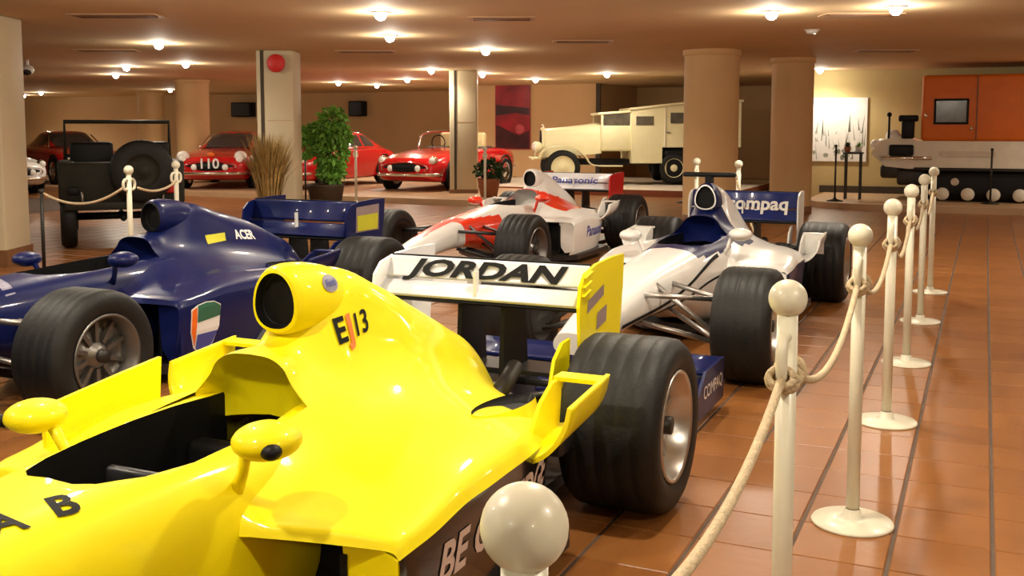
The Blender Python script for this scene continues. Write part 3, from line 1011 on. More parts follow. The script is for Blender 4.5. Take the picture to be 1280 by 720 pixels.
for poly, m in (([(-.105, .12), (-.06, .14), (.0, .15), (.06, .145), (.11, .12), (.105, 0), (.07, -.09), (.0, -.15), (-.07, -.09), (-.105, 0)], 'print_white'),
                ([(-.06, .135), (.0, .145), (.06, .14), (.105, .115), (.105, .06), (-.06, .045)], 'print_green'),
                ([(-.1, .115), (-.065, .13), (-.065, -.085), (-.1, 0)], 'print_orange'),
                ([(-.055, -.02), (.095, -.02), (.062, -.088), (.0, -.14), (-.055, -.095)], 'print_blue')):
    place_mesh('shield', shape_mesh([[(a_ * 1.12, b_ * 1.08) for a_, b_ in poly]]), o0, (0, 1, 0), (0, 0, 1), m, sp, sb, .003 if m == 'print_white' else .006)
tb = bvh_of(tub)
place_mesh('decal', shape_mesh([[(-.20, -.05), (.2, -.06), (.22, .05), (-.2, .05)]]), (.06, -3.02, .9), (0, 1, 0), (-1, 0, 0), 'print_white', tub, tb)
place_mesh('decal', shape_mesh([[(-.06, -.1), (.0, -.1), (.05, .08), (-.02, .08)]]), (.10, -2.60, .9), (0, 1, 0), (-1, 0, 0), 'label_blue', tub, tb)


# white and red car
def toy_fn(u, y, z):
    if -3.1 < y < -2.42 and (z < .585 or u < -.02): return 'red_f1'
    if -3.7 < y < -3.1 and u < .03 and z > .40: return 'red_f1'
    if -1.42 < y < -.32 and .555 - .08 * (y + 1.4) < z < .80 - .28 * (y + 1.4) and abs(u) < .5: return 'red_f1'
    return None


toy, tub, cover, abx, cb, ab_b = racing_car('white and red single-seater racing car with red nose band', (-4.55, 11.75, 0), dict(
    body='white', fn=toy_fn, side='white', ab_dz=-.05, egg=.05, fw='white', mirror='red_f1', dark_rim=True,
    side_txt=[('Panasonic', .17, -1.0, .33, 'print_blue', dict(bold=.003))],
    wing=dict(m='wing_white', end='red', z0=.70, whole=True, txt=[('Panasonic', .13, 1.18, 'print_blue', dict(bold=.002), .80)])))


# white and navy car
def wil_fn(u, y, z):
    if -2.25 < y < -1.2 and z > .585 and abs(u) < .27: return 'navy'
    if y >= -1.45 and y < -1.12 and z > .60: return 'navy'
    return None


wil, tub, cover, abx, cb, ab_b = racing_car('white and navy single-seater racing car with a blue lettered rear wing', (-1.90, 8.95, 0), dict(
    body='white', fn=wil_fn, ab_fn=True, ab_rim='white', headrest='navy', side='navy', fw='navy', tcam=True, egg=.25, fw_txt='COMPAQ', susp='steel', chim='black', flick='white', flick_solid=True, ab_dz=-.01, ep=.55,
    wing=dict(m='navy_wing', end='white', z0=.65, whole=True, txt=[('compaq', .17, .98, 'print_white', dict(bold=.005, u=.12), .785)])))

tb = bvh_of(tub)
for pts, w in (([(-3.6, .36), (-3.0, .385), (-2.6, .44), (-2.3, .505), (-2.05, .555), (-1.9, .575)], .022), ([(-3.4, .325), (-2.9, .35), (-2.5, .38), (-2.2, .42), (-1.95, .44)], .016)):
    q = smooth_section(pts, 6)
    vs = []; fs = []
    for i, (a, b_) in enumerate(q):
        vs += [(a, b_ - w / 2, 0), (a, b_ + w / 2, 0)]
        if i: fs.append((2 * i - 2, 2 * i, 2 * i + 1, 2 * i - 1))
    me = bpy.data.meshes.new('stripe'); me.from_pydata(vs, [], fs)
    place_mesh('stripe', me, (.5, 0, 0), (0, 1, 0), (0, 0, 1), 'print_black', tub, tb, .004)

# ------------------------------------------------------------------ stanchions and ropes along the aisle
def lathe_ball_post(mb, r, zb, material):
    mb.sphere((0, 0, zb), r, material, 28, 18)


SX = -0.395
SY = [0.90, 2.39, 3.90, 5.34, 6.75, 8.26, 9.78]


def make_stanchion():
    t = thing('stanchion', 'cream ball-topped rope stanchion on a round base along the tiled aisle', 'stanchion', (SX, SY[0], 0), 0, 'cream rope stanchions along the aisle')
    mb = MB(); mb.lathe([(0.0, 0.0), (.145, 0.0), (.147, .004), (.143, .011), (.06, .017), (.034, .022), (.030, .05), (.025, .055)], 'cream', n=40); mb.build('base', t)
    mb = MB(); mb.tube([(0, 0, .04), (0, 0, 1.03)], .0235, 'cream', 20); mb.build('post', t)
    mb = MB(); mb.sphere((0, 0, 1.062), .0435, 'cream', 28, 18); mb.build('ball', t)
    for s in (-1, 1):
        mb = MB()
        pts = [(0, s * .015, .975), (0, s * .045, .978), (0, s * .066, .955), (0, s * .068, .92), (0, s * .058, .893), (0, s * .034, .885), (0, s * .018, .895)]
        mb.tube([tuple(p) for p in smooth_section(pts, 4)], .0135, 'cream', 10); mb.build('hook', t)
    return t


st0 = make_stanchion()
ST_LAB = ['cream ball-topped stanchion beside the lettered side panel of the yellow car', 'cream ball-topped stanchion beside the rear tyre of the yellow car',
          'cream ball-topped stanchion between yellow car and front tyre of white car', 'cream ball-topped stanchion just before the front tyre of the white and navy car',
          'cream ball-topped stanchion beside the sidepod of the white and navy car', 'cream ball-topped stanchion beside the rear tyre of the white and navy car', 'cream ball-topped stanchion at the far end of the aisle row']
st0['label'] = ST_LAB[0]
for y, lb in zip(SY[1:], ST_LAB[1:]):
    c = copy_tree(st0); c.location = (SX, y, 0); c['label'] = lb


def rope(p0, p1, sag, r, label, group=None, coils=True, material='rope'):
    mb = MB()
    p0, p1 = Vector(p0), Vector(p1)
    n = 26
    pts = [p0.lerp(p1, i / n) - Vector((0, 0, sag * 4 * (i / n) * (1 - i / n))) for i in range(n + 1)]
    mb.tube(pts, r, material, 10)
    o = mb.build('rope')
    tag(o, label, 'rope', group)
    if coils:
        for e, s in ((p0, 1), (p1, -1)):
            for k in range(3):
                cb_ = MB()
                dr = (p1 - p0).normalized() * s
                c = e + dr * (.004 - .014 * k) + Vector((0, 0, .006 - .01 * k))
                rr = .021 + .004 * (k % 2)
                sidev = Vector((0, 0, 1)).cross(dr).normalized()
                upv = (Vector((0, 0, 1)) + dr * (.4 * (k - 1))).normalized()
                cb_.tube([c + (sidev * math.cos(a) * 1.3 + upv * math.sin(a)) * rr for a in [2 * math.pi * q / 14 for q in range(15)]], r * .8, material, 8)
                cb_.build('knot', o)
    return o


for i in range(len(SY) - 1):
    rope((SX, SY[i] + .062, .888), (SX, SY[i + 1] - .062, .888), .12 + .02 * (i % 2), .0105, ['pale rope hanging beside the flank and rear tyre of the yellow car', 'pale rope hanging behind the rear tyre of the yellow car', 'pale rope hanging before the front tyre of the white car', 'pale rope hanging beside the front tyre of the white car', 'pale rope hanging beside the rear half of the white car', 'pale rope leading to the last stanchion of the aisle row'][i], 'ropes along the aisle')


# ------------------------------------------------------------------ stanchions and barrier posts behind the racing cars
def bg_stanchion(x, y, label, z=0.0, material='cream', group='cream stanchions behind the racing cars'):
    c = copy_tree(st0); c.location = (x, y, z)
    c['label'] = label; c['group'] = group
    return c


bg_stanchion(-2.35, 10.95, 'cream ball-topped stanchion behind the blue lettered rear wing')
bg_stanchion(-2.95, 11.55, 'cream ball-topped stanchion in front of the large round column')
bg_stanchion(-7.06, 7.15, 'cream ball-topped stanchion before the spare wheel of the jeep')
bg_stanchion(-7.6, 8.35, 'cream ball-topped stanchion beside the right rear corner of the jeep')
rope((-2.35, 10.88, .895), (-1.98, 10.75, .013), .05, .011, 'loose pale rope hanging to the floor behind the blue lettered wing', None, False)
rope((-7.13, 7.15, .90), (-8.03, 7.06, .83), .12, .012, 'rope sagging behind the jeep between cream stanchion and dark post', None, False)
rope((-7.0, 7.2, .90), (-7.55, 8.3, .90), .06, .012, 'rope between the two cream stanchions beside the jeep', None, False)


def dark_post(x, y, h, label, z=0.0, group='dark barrier posts', material='dark_metal'):
    t = thing('barrier_post', label, 'barrier post', (x, y, z), 0, group)
    mb = MB(); mb.lathe([(0, 0), (.15, 0), (.15, .012), (.04, .04), (.02, .07)], material, n=24); mb.build('base', t)
    mb = MB(); mb.tube([(0, 0, .05), (0, 0, h)], .017, material, 12); mb.build('post', t)
    mb = MB(); mb.sphere((0, 0, h), .028, material, 14, 8); mb.build('finial', t)
    return t


dark_post(-8.05, 7.05, .85, 'dark barrier post on the floor to the left of the jeep')
dark_post(-2.45, 19.6, 1.0, 'dark barrier post standing before the white picture', .11)
dark_post(-5.25, 19.6, 1.05, 'dark barrier post before the cream vintage truck')
dark_post(0.12, 20.0, .95, 'dark barrier post before the tracks of the orange vehicle', .11)
dark_post(-11.4, 15.9, .9, 'dark barrier post in front of the red racing coupe')
for k, (x, y) in enumerate([(-10.95, 16.9), (-8.25, 17.0), (-12.9, 17.05)]):
    bg_stanchion(x, y, ['cream stanchion before the front wheel of the red convertible', 'cream stanchion beside the small potted shrub', 'cream stanchion between the leafy tree and the red coupe'][k])


# ------------------------------------------------------------------ background cars
def wheel_mesh(r, w, rimr, rim_m, name):
    mb = MB(); h = w / 2
    mb.lathe([(rimr, -h + .01), (r - .03, -h), (r, -h + .03), (r, h - .03), (r - .03, h), (rimr, h - .01)], 'tyre', axis='X', n=32)
    a = mb.mesh(name)
    mb = MB()
    mb.lathe([(rimr, h - .01), (rimr - .02, h - .03), (rimr * .5, h - .045), (rimr * .25, h - .005), (0, h)], rim_m, axis='X', n=32)
    mb.lathe([(rimr, -h + .01), (0, -h + .03)], rim_m, axis='X', n=24)
    return a, mb.mesh(name + '_rim')


CW = wheel_mesh(.32, .19, .21, 'chrome', 'car_wheel')


def sec(w, zt, zb, zw):
    """half section of a car body: crown, shoulder, waist, sill"""
    return [(0, zt), (w * .45, zt - .005), (w * .80, zt - .035), (w * .95, zt - .10), (w, zw), (w * .97, (zw + zb) / 2), (w * .90, zb), (w * .5, zb - .02), (0, zb - .02)]


def sports_car(name, label, loc, rz, paint='red', roof='coupe', number=None, mouth=True):
    t = thing(name, label, 'car', loc, rz, 'classic cars on the raised platform')
    S = [(-2.12, sec(.45, .58, .36, .46)), (-2.05, sec(.64, .66, .30, .47)), (-1.8, sec(.75, .74, .22, .50)), (-1.3, sec(.80, .82, .20, .54)), (-.6, sec(.80, .88, .19, .55)),
         (.2, sec(.80, .90, .19, .56)), (1.1, sec(.81, .90, .20, .57)), (1.6, sec(.78, .86, .24, .56)), (2.0, sec(.66, .78, .32, .55)), (2.12, sec(.5, .68, .40, .54))]
    G = loft(S, 5, 3)
    mb = MB(); mb.grid(G, paint); mb.grid(mirror(G), paint)
    for k in (0, -1):
        mb.add(list(G[k]) + list(mirror(G)[k][::-1]), [tuple(range(2 * G.shape[1]))], paint)
    mb.build('body', t)
    for s in (-1, 1):
        for y in (-1.32, 1.22):
            mb = MB(); mb.lathe([(.375, .77), (.38, .812), (.35, .815), (.33, .70), (0, .70)], 'black', (0, y, .335), axis='X', n=32, M=Matrix.Rotation(0 if s > 0 else math.pi, 4, 'Z'))
            mb.build('wheel_arch', t)
            w = link('wheel', CW[0], t, (s * .735, y, .32)); w.rotation_euler = (0, 0, 0 if s > 0 else math.pi)
            link('hubcap', CW[1], w)
    mb = MB(); mb.sphere((0, -2.05, .50), (.56, .11, .12), 'black', 28, 12); mb.build('grille', t)
    mb = MB(); mb.lathe([(.55, 0), (.575, .012), (.55, .024)], 'chrome', (0, -2.12, .50), axis='Y', n=36, M=Matrix.Diagonal((1, 1, .235, 1))); mb.build('grille_surround', t)
    mb = MB(); mb.tube(smooth_section([(-.76, -1.86, .36), (-.60, -2.14, .36), (-.3, -2.22, .36), (.3, -2.22, .36), (.6, -2.14, .36), (.76, -1.86, .36)], 4), .035, 'chrome', 10); mb.build('bumper', t)
    mb = MB(); mb.tube(smooth_section([(-.7, 1.95, .42), (-.4, 2.18, .42), (.4, 2.18, .42), (.7, 1.95, .42)], 4), .035, 'chrome', 10); mb.build('bumper', t)
    for s in (-1, 1):
        mb = MB(); mb.sphere((s * .61, -1.94, .66), (.10, .09, .09), 'chrome', 18, 12); h = mb.build('headlamp', t)
        mb = MB(); mb.sphere((s * .61, -2.0, .655), (.075, .05, .075), 'lens', 16, 10); mb.build('lens', h)
        mb = MB(); mb.sphere((s * .33, -2.12, .49), (.07, .05, .07), 'lens', 16, 10); mb.build('fog_lamp', t)
    if roof == 'open':
        ws = [(-.62, -.42, .88), (-.52, -.22, 1.22), (.52, -.22, 1.22), (.62, -.42, .88)]
        mb = MB(); mb.tube(smooth_section(ws, 5), .022, 'chrome', 8); mb.build('windscreen_frame', t)
        mb = MB(); mb.rbox((0, .45, .86), (1.2, 1.1, .10), 'black', .04); mb.build('cockpit', t)
        for s in (-1, 1):
            mb = MB(); mb.rbox((s * .32, .62, 1.0), (.5, .18, .46), 'leather', .06, 3); mb.build('seat', t)
        mb = MB(); mb.tube([(-.35 + .17 * math.cos(a), .05, 1.0 + .17 * math.sin(a)) for a in [2 * math.pi * k / 18 for k in range(19)]], .014, 'black', 8); mb.build('steering_wheel', t)
    else:
        GH = [(-.55, [(0, .89), (.3, .89), (.5, .885), (.62, .87), (.68, .85)]), (-.15, [(0, 1.16), (.3, 1.15), (.46, 1.10), (.57, .98), (.68, .86)]), (.15, [(0, 1.25), (.3, 1.24), (.47, 1.19), (.58, 1.03), (.69, .86)]),
              (.6, [(0, 1.26), (.3, 1.25), (.47, 1.20), (.58, 1.03), (.69, .86)]), (1.1, [(0, 1.15), (.28, 1.14), (.44, 1.09), (.56, .98), (.68, .86)]), (1.75, [(0, .86), (.25, .86), (.4, .85), (.5, .84), (.6, .83)])]
        G = loft(GH, 6, 4)

        def gl(u, y, z):
            if y < .12 and z < 1.21 and z > .90 and abs(u) < .5: return 'glass'
            if abs(u) > .48 and .91 < z < 1.15 and -.25 < y < 1.05 and abs(y - .52) > .04: return 'glass'
            if y > 1.15 and z < 1.10 and abs(u) < .42 and z > .90: return 'glass'
            return None
        mb = MB(); mb.grid(G, paint, gl); mb.grid(mirror(G), paint, gl); mb.build('cabin', t)
        for s in (-1, 1):
            mb = MB(); mb.tube(smooth_section([(s * .64, -.50, .88), (s * .50, -.12, 1.16)], 3), .016, 'chrome', 8); mb.build('window_trim', t)
    if number:
        mb = MB(); mb.rbox((0, -1.2, .80), (.42, .42, .02), 'white', .005)
        d = place_text('lettering', number, .30, (.0, -2.02, .56), (1, 0, 0), (0, 0, 1), 'print_white', t, None, .165, bold=.006)
        mb = MB(); mb.sphere((0.0, -1.98, .76), (.08, .04, .05), 'print_orange', 14, 8); mb.build('badge', t)
        for s in (-1, 1):
            mb = MB(); mb.sphere((s * .62, -1.90, .72), (.14, .12, .12), 'lens', 18, 12); mb.build('headlamp_cover', t)
    return t


def FZ(z): return z


sports_car('sports_car', 'red convertible sports car with chrome grille and pale leather seats', (-11.05, 21.0, .10), 0.0, 'red', 'open')
sports_car('sports_car', 'red coupe sports car half hidden behind the leafy tree', (-13.9, 20.3, .10), R(2), 'red', 'coupe')
sports_car('racing_coupe', 'red racing coupe with white number beside the dried grass', (-16.1, 19.6, .10), R(26), 'red', 'coupe', '110')
sports_car('sports_car', 'red sports car partly hidden behind the black jeep', (-20.9, 19.2, .10), R(65), 'red', 'coupe')
sports_car('sports_car', 'white sports car by the left pillar behind the jeep', (-20.6, 16.2, .0), R(75), 'white', 'coupe')

# dark jeep seen from behind
jd = Vector((-10.35, 9.75, 0)).normalized()
jp = thing('jeep', 'black military jeep seen from behind with spare wheel and upright windscreen frame', 'jeep', (-9.72, 9.72, 0), math.atan2(jd.y, jd.x) + math.pi / 2)
# local: rear faces -Y' = toward camera => forward is -Y, so rear is +Y
mb = MB(); mb.rbox((0, -.30, .78), (1.42, 1.5, .50), 'olive', .03); mb.build('body', jp)
mb = MB(); mb.rbox((0, -1.65, .78), (1.1, 1.2, .42), 'olive', .05); mb.build('bonnet', jp)
mb = MB()
mb.tube([(-.64, -.9, .95), (-.64, -.88, 1.52), (.64, -.88, 1.52), (.64, -.9, .95)], .028, 'olive', 8); mb.tube([(-.64, -.9, 1.08), (.64, -.9, 1.08)], .022, 'olive', 8)
mb.build('windscreen_frame', jp)
for s in (-1, 1):
    mb = MB(); mb.rbox((s * .33, -.15, 1.06), (.5, .14, .42), 'black', .04); mb.build('seat', jp)
    mb = MB(); mb.rbox((s * .62, -.1, .98), (.2, .9, .12), 'olive', .03); mb.build('rear_fender', jp)
    for y in (.1, -1.9):
        tw_, rm = wheel_mesh(.37, .18, .20, 'olive', 'jeep_wheel') if not bpy.data.meshes.get('jeep_wheel') else (bpy.data.meshes['jeep_wheel'], bpy.data.meshes['jeep_wheel_rim'])
        w = link('wheel', tw_, jp, (s * .61, y, .37)); w.rotation_euler = (0, 0, 0 if s > 0 else math.pi); link('hubcap', rm, w)
    mb = MB(); mb.rbox((s * .55, .47, .70), (.12, .05, .09), 'red_sign' if s < 0 else 'black', .01); mb.build('tail_lamp', jp)
    mb = MB(); mb.tube([(s * .45, .46, .56), (s * .45, .55, .56), (s * .45, .55, .68), (s * .45, .46, .68)], .014, 'steel', 8); mb.build('grab_handle', jp)
sw = link('spare_wheel', bpy.data.meshes['jeep_wheel'], jp, (-.22, .56, .93)); sw.rotation_euler = (0, 0, math.pi / 2); link('hubcap', bpy.data.meshes['jeep_wheel_rim'], sw)
mb = MB(); mb.rbox((0, .50, .52), (1.3, .07, .10), 'olive', .015); mb.build('bumper', jp)
mb = MB(); mb.rbox((-.42, .46, .78), (.34, .05, .16), 'black', .02); mb.build('number_plate', jp)
mb = MB(); mb.tube([(0, -.5, .36), (0, .4, .36)], .04, 'black', 8); mb.tube([(-.55, .1, .37), (.55, .1, .37)], .045, 'black', 8); mb.build('axle', jp)
jf = MB(); jf.rbox((0, 0, 0.07), (.22, .22, .14), 'black', .02); jo = jf.build('floor_box', None, (-7.75, 6.98 - .35, 0)); tag(jo, 'small black box on the floor below the dark barrier post', 'box')

# cream vintage truck
TR = math.atan2(-.46, -.89) + math.pi / 2      # forward (-Y local) heading
tk = thing('vintage_truck', 'cream vintage truck with box body standing on the pale platform', 'truck', (-7.45, 23.35, .135), TR)
CT = 'cream_truck'
# local: nose towards -Y, near (camera) side is the car's +X or -X side
mb = MB(); mb.prism([(-.2, .50), (.50, .50), (.50, .86), (2.3, .86), (2.3, 1.88), (.9, 1.82), (-.2, 1.70)], (0, 1, 0), (0, 0, 1), (0, 0, 0), (1, 0, 0), 1.56, CT); mb.build('box_body', tk)
mb = MB(); mb.prism([(-.24, 1.70), (.9, 1.825), (2.34, 1.885), (2.34, 1.935), (.9, 1.875), (-.24, 1.75)], (0, 1, 0), (0, 0, 1), (0, 0, 0), (1, 0, 0), 1.64, CT); mb.build('roof', tk)
mb = MB(); mb.rbox((0, -.52, 1.08), (1.40, .74, .62), CT, .05); mb.build('cab', tk)
mb = MB()
for sx in (-1, 1):
    mb.box((sx * .68, -.86, 1.46), (.05, .05, .32), CT); mb.box((sx * .68, -.2, 1.48), (.05, .05, .38), CT)
mb.rbox((0, -.52, 1.645), (1.46, .86, .06), CT, .025, M=Matrix.Rotation(R(4), 4, 'X'))
mb.build('cab_frame', tk)
mb = MB(); mb.box((0, -.87, 1.48), (1.32, .015, .28), 'glass_dim'); mb.build('windscreen', tk)
for sx in (-1, 1):
    mb = MB(); mb.box((sx * .69, -.52, 1.48), (.012, .62, .27), 'glass_dim'); mb.build('side_window', tk)
mb = MB(); P_ = loft([(-2.12, [(0, 1.28), (.18, 1.26), (.28, 1.18), (.30, 1.0), (.30, .62)]), (-1.5, [(0, 1.34), (.24, 1.32), (.38, 1.24), (.42, 1.05), (.42, .66)]), (-.85, [(0, 1.42), (.35, 1.40), (.52, 1.30), (.58, 1.1), (.58, .72)])], 5, 4)
mb.grid(P_, CT); mb.grid(mirror(P_), CT); mb.build('bonnet', tk)
mb = MB(); mb.rbox((0, -2.15, .96), (.62, .08, .70), CT, .035, 3); rd = mb.build('radiator', tk)
mb = MB(); mb.lathe([(.0, 0), (.21, 0), (.21, .02), (0, .02)], 'black', (0, -2.21, .98), axis='Y', n=28, M=Matrix.Diagonal((1, 1, 1.3, 1))); mb.build('grille', rd)
mb = MB(); mb.sphere((0, -2.15, 1.34), .04, 'chrome', 12, 8); mb.build('cap', rd)
TWH = wheel_mesh(.40, .15, .27, CT, 'truck_wheel')
for s in (-1, 1):
    w = link('wheel', TWH[0], tk, (s * .68, -1.75, .40)); w.rotation_euler = (0, 0, 0 if s > 0 else math.pi); link('hubcap', TWH[1], w)
    mb = MB()
    fp = [(-2.30, .60), (-2.22, .76), (-2.02, .86), (-1.75, .89), (-1.48, .84), (-1.25, .66), (-1.05, .46), (-.4, .44)]
    fp = smooth_section(fp, 4); Gf = np.zeros((len(fp), 2, 3))
    for i, (y, z) in enumerate(fp): Gf[i, 0] = (s * .52, y, z); Gf[i, 1] = (s * .82, y, z)
    mb.sheet(Gf, .025, CT); mb.build('fender', tk)
    mb = MB(); mb.sphere((s * .40, -2.28, .86), (.12, .09, .12), CT, 16, 10); h = mb.build('headlamp', tk)
    mb = MB(); mb.sphere((s * .40, -2.33, .86), (.095, .05, .095), 'lens', 16, 10); mb.build('lens', h)
    # rear track unit
    mb = MB(); mb.rbox((s * .60, 1.40, .44), (.30, 1.76, .80), 'black', .12, 3); tr = mb.build('track_unit', tk)
    for y in (.78, 1.75):
        w = link('wheel', TWH[0], tr, (s * .70, y, .39)); w.scale = (1, .8, .8); link('hubcap', TWH[1], w)
        w.rotation_euler = (0, 0, 0 if s > 0 else math.pi)
    mb = MB(); mb.box((s * .785, .10, 1.46), (.012, .40, .20), 'glass_dim'); mb.build('side_window', tk)
    mb = MB(); mb.box((s * .785, .84, 1.52), (.012, .32, .24), 'glass_dim'); mb.build('side_window', tk)
    mb = MB(); mb.box((s * .79, .56, 1.32), (.02, .02, .9), 'hull_white'); mb.box((s * .79, .62, 1.2), (.035, .1, .03), 'steel'); mb.build('door_seam', tk)
mb = MB(); mb.box((0, .1, .52), (1.0, 4.2, .12), 'black'); mb.build('chassis', tk)
mb = MB(); mb.tube([(-.55, -2.42, .60), (.55, -2.42, .60)], .03, CT, 8); mb.tube([(.2, -2.42, .60), (.2, -2.1, .60)], .025, CT, 8); mb.tube([(-.2, -2.42, .60), (-.2, -2.1, .60)], .025, CT, 8); mb.build('bumper', tk)
for k, (x, z) in enumerate([(-5.75, 1.0), (-5.35, .8)]):
    pass
# orange and white tracked vehicle on the right
ct = thing('tracked_vehicle', 'white tracked vehicle with a large orange cabin on the right platform', 'vehicle', (0.33, 21.1, .11), 0)
# local: nose towards -X
mb = MB()
hull = [(-2.25, .86), (-2.08, 1.10), (-1.75, 1.18), (-1.45, 1.09), (2.6, 1.09), (2.6, .58), (-1.6, .58), (-2.0, .62)]
mb.prism(hull, (1, 0, 0), (0, 0, 1), (0, 0, 0), (0, 1, 0), 1.5, 'hull_white'); mb.build('hull', ct)
mb = MB(); mb.rbox((.55, 0, 1.68), (3.9, 1.56, 1.19), 'orange', .07, 3); cbn = mb.build('cabin', ct)
mb = MB(); mb.rbox((-.90, -.785, 1.62), (.58, .02, .46), 'black', .006); mb.build('window_frame', cbn)
mb = MB(); mb.box((-.90, -.80, 1.62), (.50, .012, .38), 'glass_dim'); mb.build('window', cbn)
mb = MB(); mb.box((-.48, -.786, 1.68), (.022, .012, 1.14), 'wood'); mb.build('door_seam', cbn)
for x, z in ((-.56, 1.32), (-1.32, 1.55)):
    mb = MB(); mb.sphere((x, -.80, z), (.03, .02, .04), 'chrome', 10, 8); mb.build('hinge', cbn)
mb = MB(); mb.box((-.6, -.758, .86), (.9, .014, .10), 'platform_pale'); mb.build('stripe', ct)
for s in (-1, 1):
    mb = MB(); mb.rbox((.45, s * .62, .30), (3.6, .34, .56), 'black', .16, 4); tr = mb.build('track', ct)
    for k in range(8):
        mb = MB(); mb.lathe([(0, -.03), (.10, -.03), (.115, 0), (.115, .06)], 'hull_white', (-1.0 + .42 * k, s * .80, .14), axis='Y', n=18, M=Matrix.Rotation(0 if s < 0 else math.pi, 4, 'Z')); mb.build('roller', tr)
    mb = MB(); mb.lathe([(0, -.03), (.06, -.03), (.07, 0), (.07, .06)], 'hull_white', (-.8, s * .80, .36), axis='Y', n=18, M=Matrix.Rotation(0 if s < 0 else math.pi, 4, 'Z')); mb.build('roller', tr)
    mb = MB(); mb.rbox((.2, s * .74, .58), (3.4, .1, .06), 'dark_metal', .02); mb.build('mud_guard', ct)
mb = MB(); mb.rbox((-1.75, 0, .52), (.7, 1.1, .26), 'dark_metal', .06); mb.rbox((-1.55, -.3, .42), (.5, .6, .3), 'dark_metal', .05); mb.build('undercarriage', ct)
for y in (-.62, .62):
    mb = MB(); mb.sphere((-2.18, y, 1.02), (.10, .10, .10), 'lens', 16, 10); mb.build('headlamp', ct)
mb = MB(); mb.sphere((-1.88, -.60, 1.16), (.14, .12, .14), 'lens', 16, 10); mb.build('spotlight', ct)
mb = MB(); mb.rbox((-1.62, -.70, 1.30), (.22, .2, .34), 'black', .03); mb.rbox((-1.62, -.66, 1.50), (.34, .16, .12), 'black', .03); mb.rbox((-1.72, -.78, .92), (.42, .12, .2), 'black', .03)
mb.tube([(-1.95, -.7, 1.05), (-1.95, -.7, 1.55)], .02, 'black', 8); mb.sphere((-1.95, -.7, 1.57), .045, 'black', 10, 8); mb.tube([(-1.6, -.7, 1.05), (-1.6, -.7, 1.55)], .02, 'steel', 8)
mb.tube([(-2.1, -.8, .78), (-1.2, -.8, .78)], .035, 'chrome', 8)
mb.build('winch', ct)

# white picture with ink drawing, lit on the wall; console table before it
pc = thing('picture_board', 'large white picture with grey ink drawing of plants on the olive wall', 'picture', (-2.74, BACK_R, 1.40), 0)
mb = MB(); mb.box((0, -.02, 0), (1.10, .04, 1.30), 'paper'); mb.build('panel', pc)
rng = random.Random(3)
mb = MB()
for k in range(42):
    x = rng.uniform(-.5, .5); z = rng.uniform(-.62, .0); h = rng.uniform(.08, .42) * (1 if abs(x) > .12 else .5); w = rng.uniform(.01, .03)
    ln = rng.uniform(-.06, .06)
    mb.prism([(x, z), (x + w, z), (x + w * .5 + ln, z + h)], (1, 0, 0), (0, 0, 1), (0, -.042, 0), (0, 1, 0), .004, 'ink')
for k in range(8):
    x = rng.uniform(-.5, .45); z = rng.uniform(-.66, -.4)
    mb.prism(ellipse(rng.uniform(.03, .08), rng.uniform(.03, .06), 10, x, z), (1, 0, 0), (0, 0, 1), (0, -.042, 0), (0, 1, 0), .003, 'ink')
mb.build('drawing', pc)
tb_ = thing('console_table', 'slim black-legged console table before the white picture', 'table', (-2.22, 20.3, .11), 0)
mb = MB(); mb.rbox((0, 0, .86), (.34, .30, .035), 'dark_metal', .008); mb.build('table_top', tb_)
for sx in (-1, 1):
    for sy in (-1, 1):
        mb = MB(); mb.box((sx * .13, sy * .12, .42), (.028, .028, .85), 'dark_metal'); mb.build('leg', tb_)
for k, (dx, lab) in enumerate([(-.2, 'small dark leafy plant on the left end of the console table'), (.16, 'small pale leafy plant on the right end of the console table')]):
    t = thing('table_plant', lab, 'plant', (-2.22 + dx * .55, 20.3, .988), 0)
    mb = MB(); mb.lathe([(.0, 0), (.05, 0), (.065, .1), (.055, .1), (.05, .07), (0, .07)], 'white' if k else 'terracotta', n=18); mb.build('pot', t)
    mb = MB()
    rg = random.Random(k)
    for q in range(40):
        a = rg.uniform(0, 6.28); e = rg.uniform(.2, 1.3); L = rg.uniform(.06, .13); c = Vector((math.cos(a) * math.cos(e), math.sin(a) * math.cos(e), math.sin(e)))
        p = Vector((0, 0, .08)); sd_ = c.cross(Vector((0, 0, 1))).normalized() * .018
        mb.add([p, p + c * L * .6 + sd_, p + c * L, p + c * L * .6 - sd_], [(0, 1, 2, 3)], 'leaf' if k else 'leaf_dark')
    f = mb.build('foliage', t); f['kind'] = 'stuff'

# red poster on the back wall
po = thing('wall_poster', 'tall dark red poster of a car front on the back wall', 'poster', (-11.85, BACK_Y, 1.72), 0)
mb = MB(); mb.box((0, -.02, 0), (1.05, .04, 1.75), 'poster_red'); mb.build('panel', po)
mb = MB(); mb.prism([(-.5, .35), (.5, .25), (.5, .05), (.1, .12), (-.5, .05)], (1, 0, 0), (0, 0, 1), (0, -.042, 0), (0, 1, 0), .004, 'poster_dark'); mb.prism([(-.5, -.85), (.5, -.85), (.5, -.35), (.2, -.5), (-.5, -.2)], (1, 0, 0), (0, 0, 1), (0, -.042, 0), (0, 1, 0), .004, 'poster_dark')
mb.prism(ellipse(.14, .13, 20, .22, -.32), (1, 0, 0), (0, 0, 1), (0, -.046, 0), (0, 1, 0), .004, 'poster_pink'); mb.build('print', po)


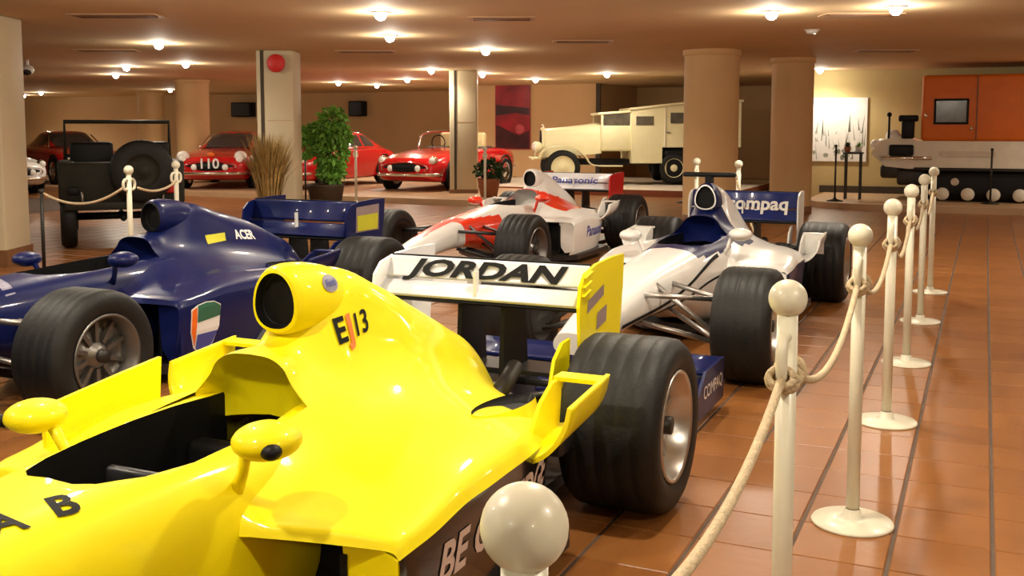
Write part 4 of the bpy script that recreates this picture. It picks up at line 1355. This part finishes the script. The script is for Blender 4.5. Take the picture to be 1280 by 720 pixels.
# ------------------------------------------------------------------ plants
def leaf_ball(mb, c, rad, n, size, m, rg):
    for q in range(n):
        d = Vector((rg.gauss(0, 1), rg.gauss(0, 1), rg.gauss(0, 1))).normalized()
        p = Vector(c) + Vector((d.x * rad[0], d.y * rad[1], d.z * rad[2])) * rg.uniform(.55, 1.0)
        ax = (d + Vector((rg.uniform(-.7, .7), rg.uniform(-.7, .7), rg.uniform(-.9, .3)))).normalized()
        sdv = ax.cross(Vector((rg.uniform(-1, 1), rg.uniform(-1, 1), rg.uniform(-1, 1)))).normalized()
        L = size * rg.uniform(.7, 1.3)
        nn = ax.cross(sdv) * L * .12
        mb.add([p - ax * L * .5, p + sdv * L * .28 + nn, p + ax * L * .5, p - sdv * L * .28 + nn], [(0, 1, 2), (0, 2, 3)], m)


rg = random.Random(11)
pt = thing('potted_tree', 'leafy green tree in a dark pot beside the square pillar', 'plant', (-9.85, 14.3, 0), 0)
mb = MB(); mb.lathe([(0, 0), (.22, 0), (.30, .48), (.31, .52), (.27, .52), (.26, .46), (0, .46)], 'stem', n=28); mb.build('pot', pt)
mb = MB()
for (p1, r0) in (((.15, .05, 1.4), .035), ((-.2, -.05, 1.35), .03), ((.02, .1, 1.5), .03)):
    mb.tube(smooth_section([(0, 0, .44), (p1[0] * .3, p1[1] * .3, .9), p1], 5), r0, 'stem', 8)
mb.build('trunk', pt)
mb = MB()
for c, rad, n in (((.22, -.1, 1.55), (.27, .27, .24), 420), ((.10, -.05, 1.38), (.34, .3, .2), 380), ((-.16, -.05, 1.36), (.26, .26, .17), 300), ((.38, 0, 1.30), (.16, .2, .18), 160)):
    leaf_ball(mb, c, rad, n, .10, 'leaf', rg)
f = mb.build('foliage', pt); f['kind'] = 'stuff'
mb = MB()
for c, rad, n in (((.1, .05, 1.0), (.30, .3, .34), 520), ((-.3, -.1, 1.12), (.2, .2, .2), 220), ((.12, 0, .72), (.26, .25, .22), 300), ((-.02, .1, 1.25), (.3, .25, .15), 200)):
    leaf_ball(mb, c, rad, n, .11, 'leaf', rg)
f = mb.build('lower_foliage', pt); f['kind'] = 'stuff'

gp = thing('dried_grass', 'tall bunch of dry straw-coloured grass in a pot beside the leafy tree', 'plant', (-9.42, 12.25, 0), 0)
mb = MB(); mb.lathe([(0, 0), (.17, 0), (.22, .40), (.23, .43), (.20, .43), (.19, .38), (0, .38)], 'terracotta', n=28); mb.build('pot', gp)
mb = MB()
for q in range(620):
    a = rg.uniform(0, 6.283); r0 = rg.uniform(0, .16); lean = rg.uniform(.03, .30) + r0 * .6; h = rg.uniform(.55, 1.03)
    p0 = Vector((r0 * math.cos(a), r0 * math.sin(a), .38)); d = Vector((math.cos(a), math.sin(a), 0)); sdv = Vector((-d.y, d.x, 0)) * .011
    p1 = p0 + d * lean * .35 + Vector((0, 0, h * .6)); p2 = p0 + d * lean + Vector((0, 0, h))
    mb.add([p0 - sdv * .5, p0 + sdv * .5, p1 + sdv, p1 - sdv, p2], [(0, 1, 2, 3), (3, 2, 4)], 'straw')
f = mb.build('blades', gp); f['kind'] = 'stuff'

sp_ = thing('potted_shrub', 'small dark green shrub in a terracotta pot beside the square pillar', 'plant', (-8.75, 18.2, .10), 0)
mb = MB(); mb.lathe([(0, 0), (.16, 0), (.22, .32), (.23, .36), (.19, .36), (.18, .3), (0, .3)], 'terracotta', n=24); mb.build('pot', sp_)
mb = MB(); leaf_ball(mb, (0, 0, .52), (.30, .28, .24), 420, .10, 'leaf_dark', rg); f = mb.build('foliage', sp_); f['kind'] = 'stuff'
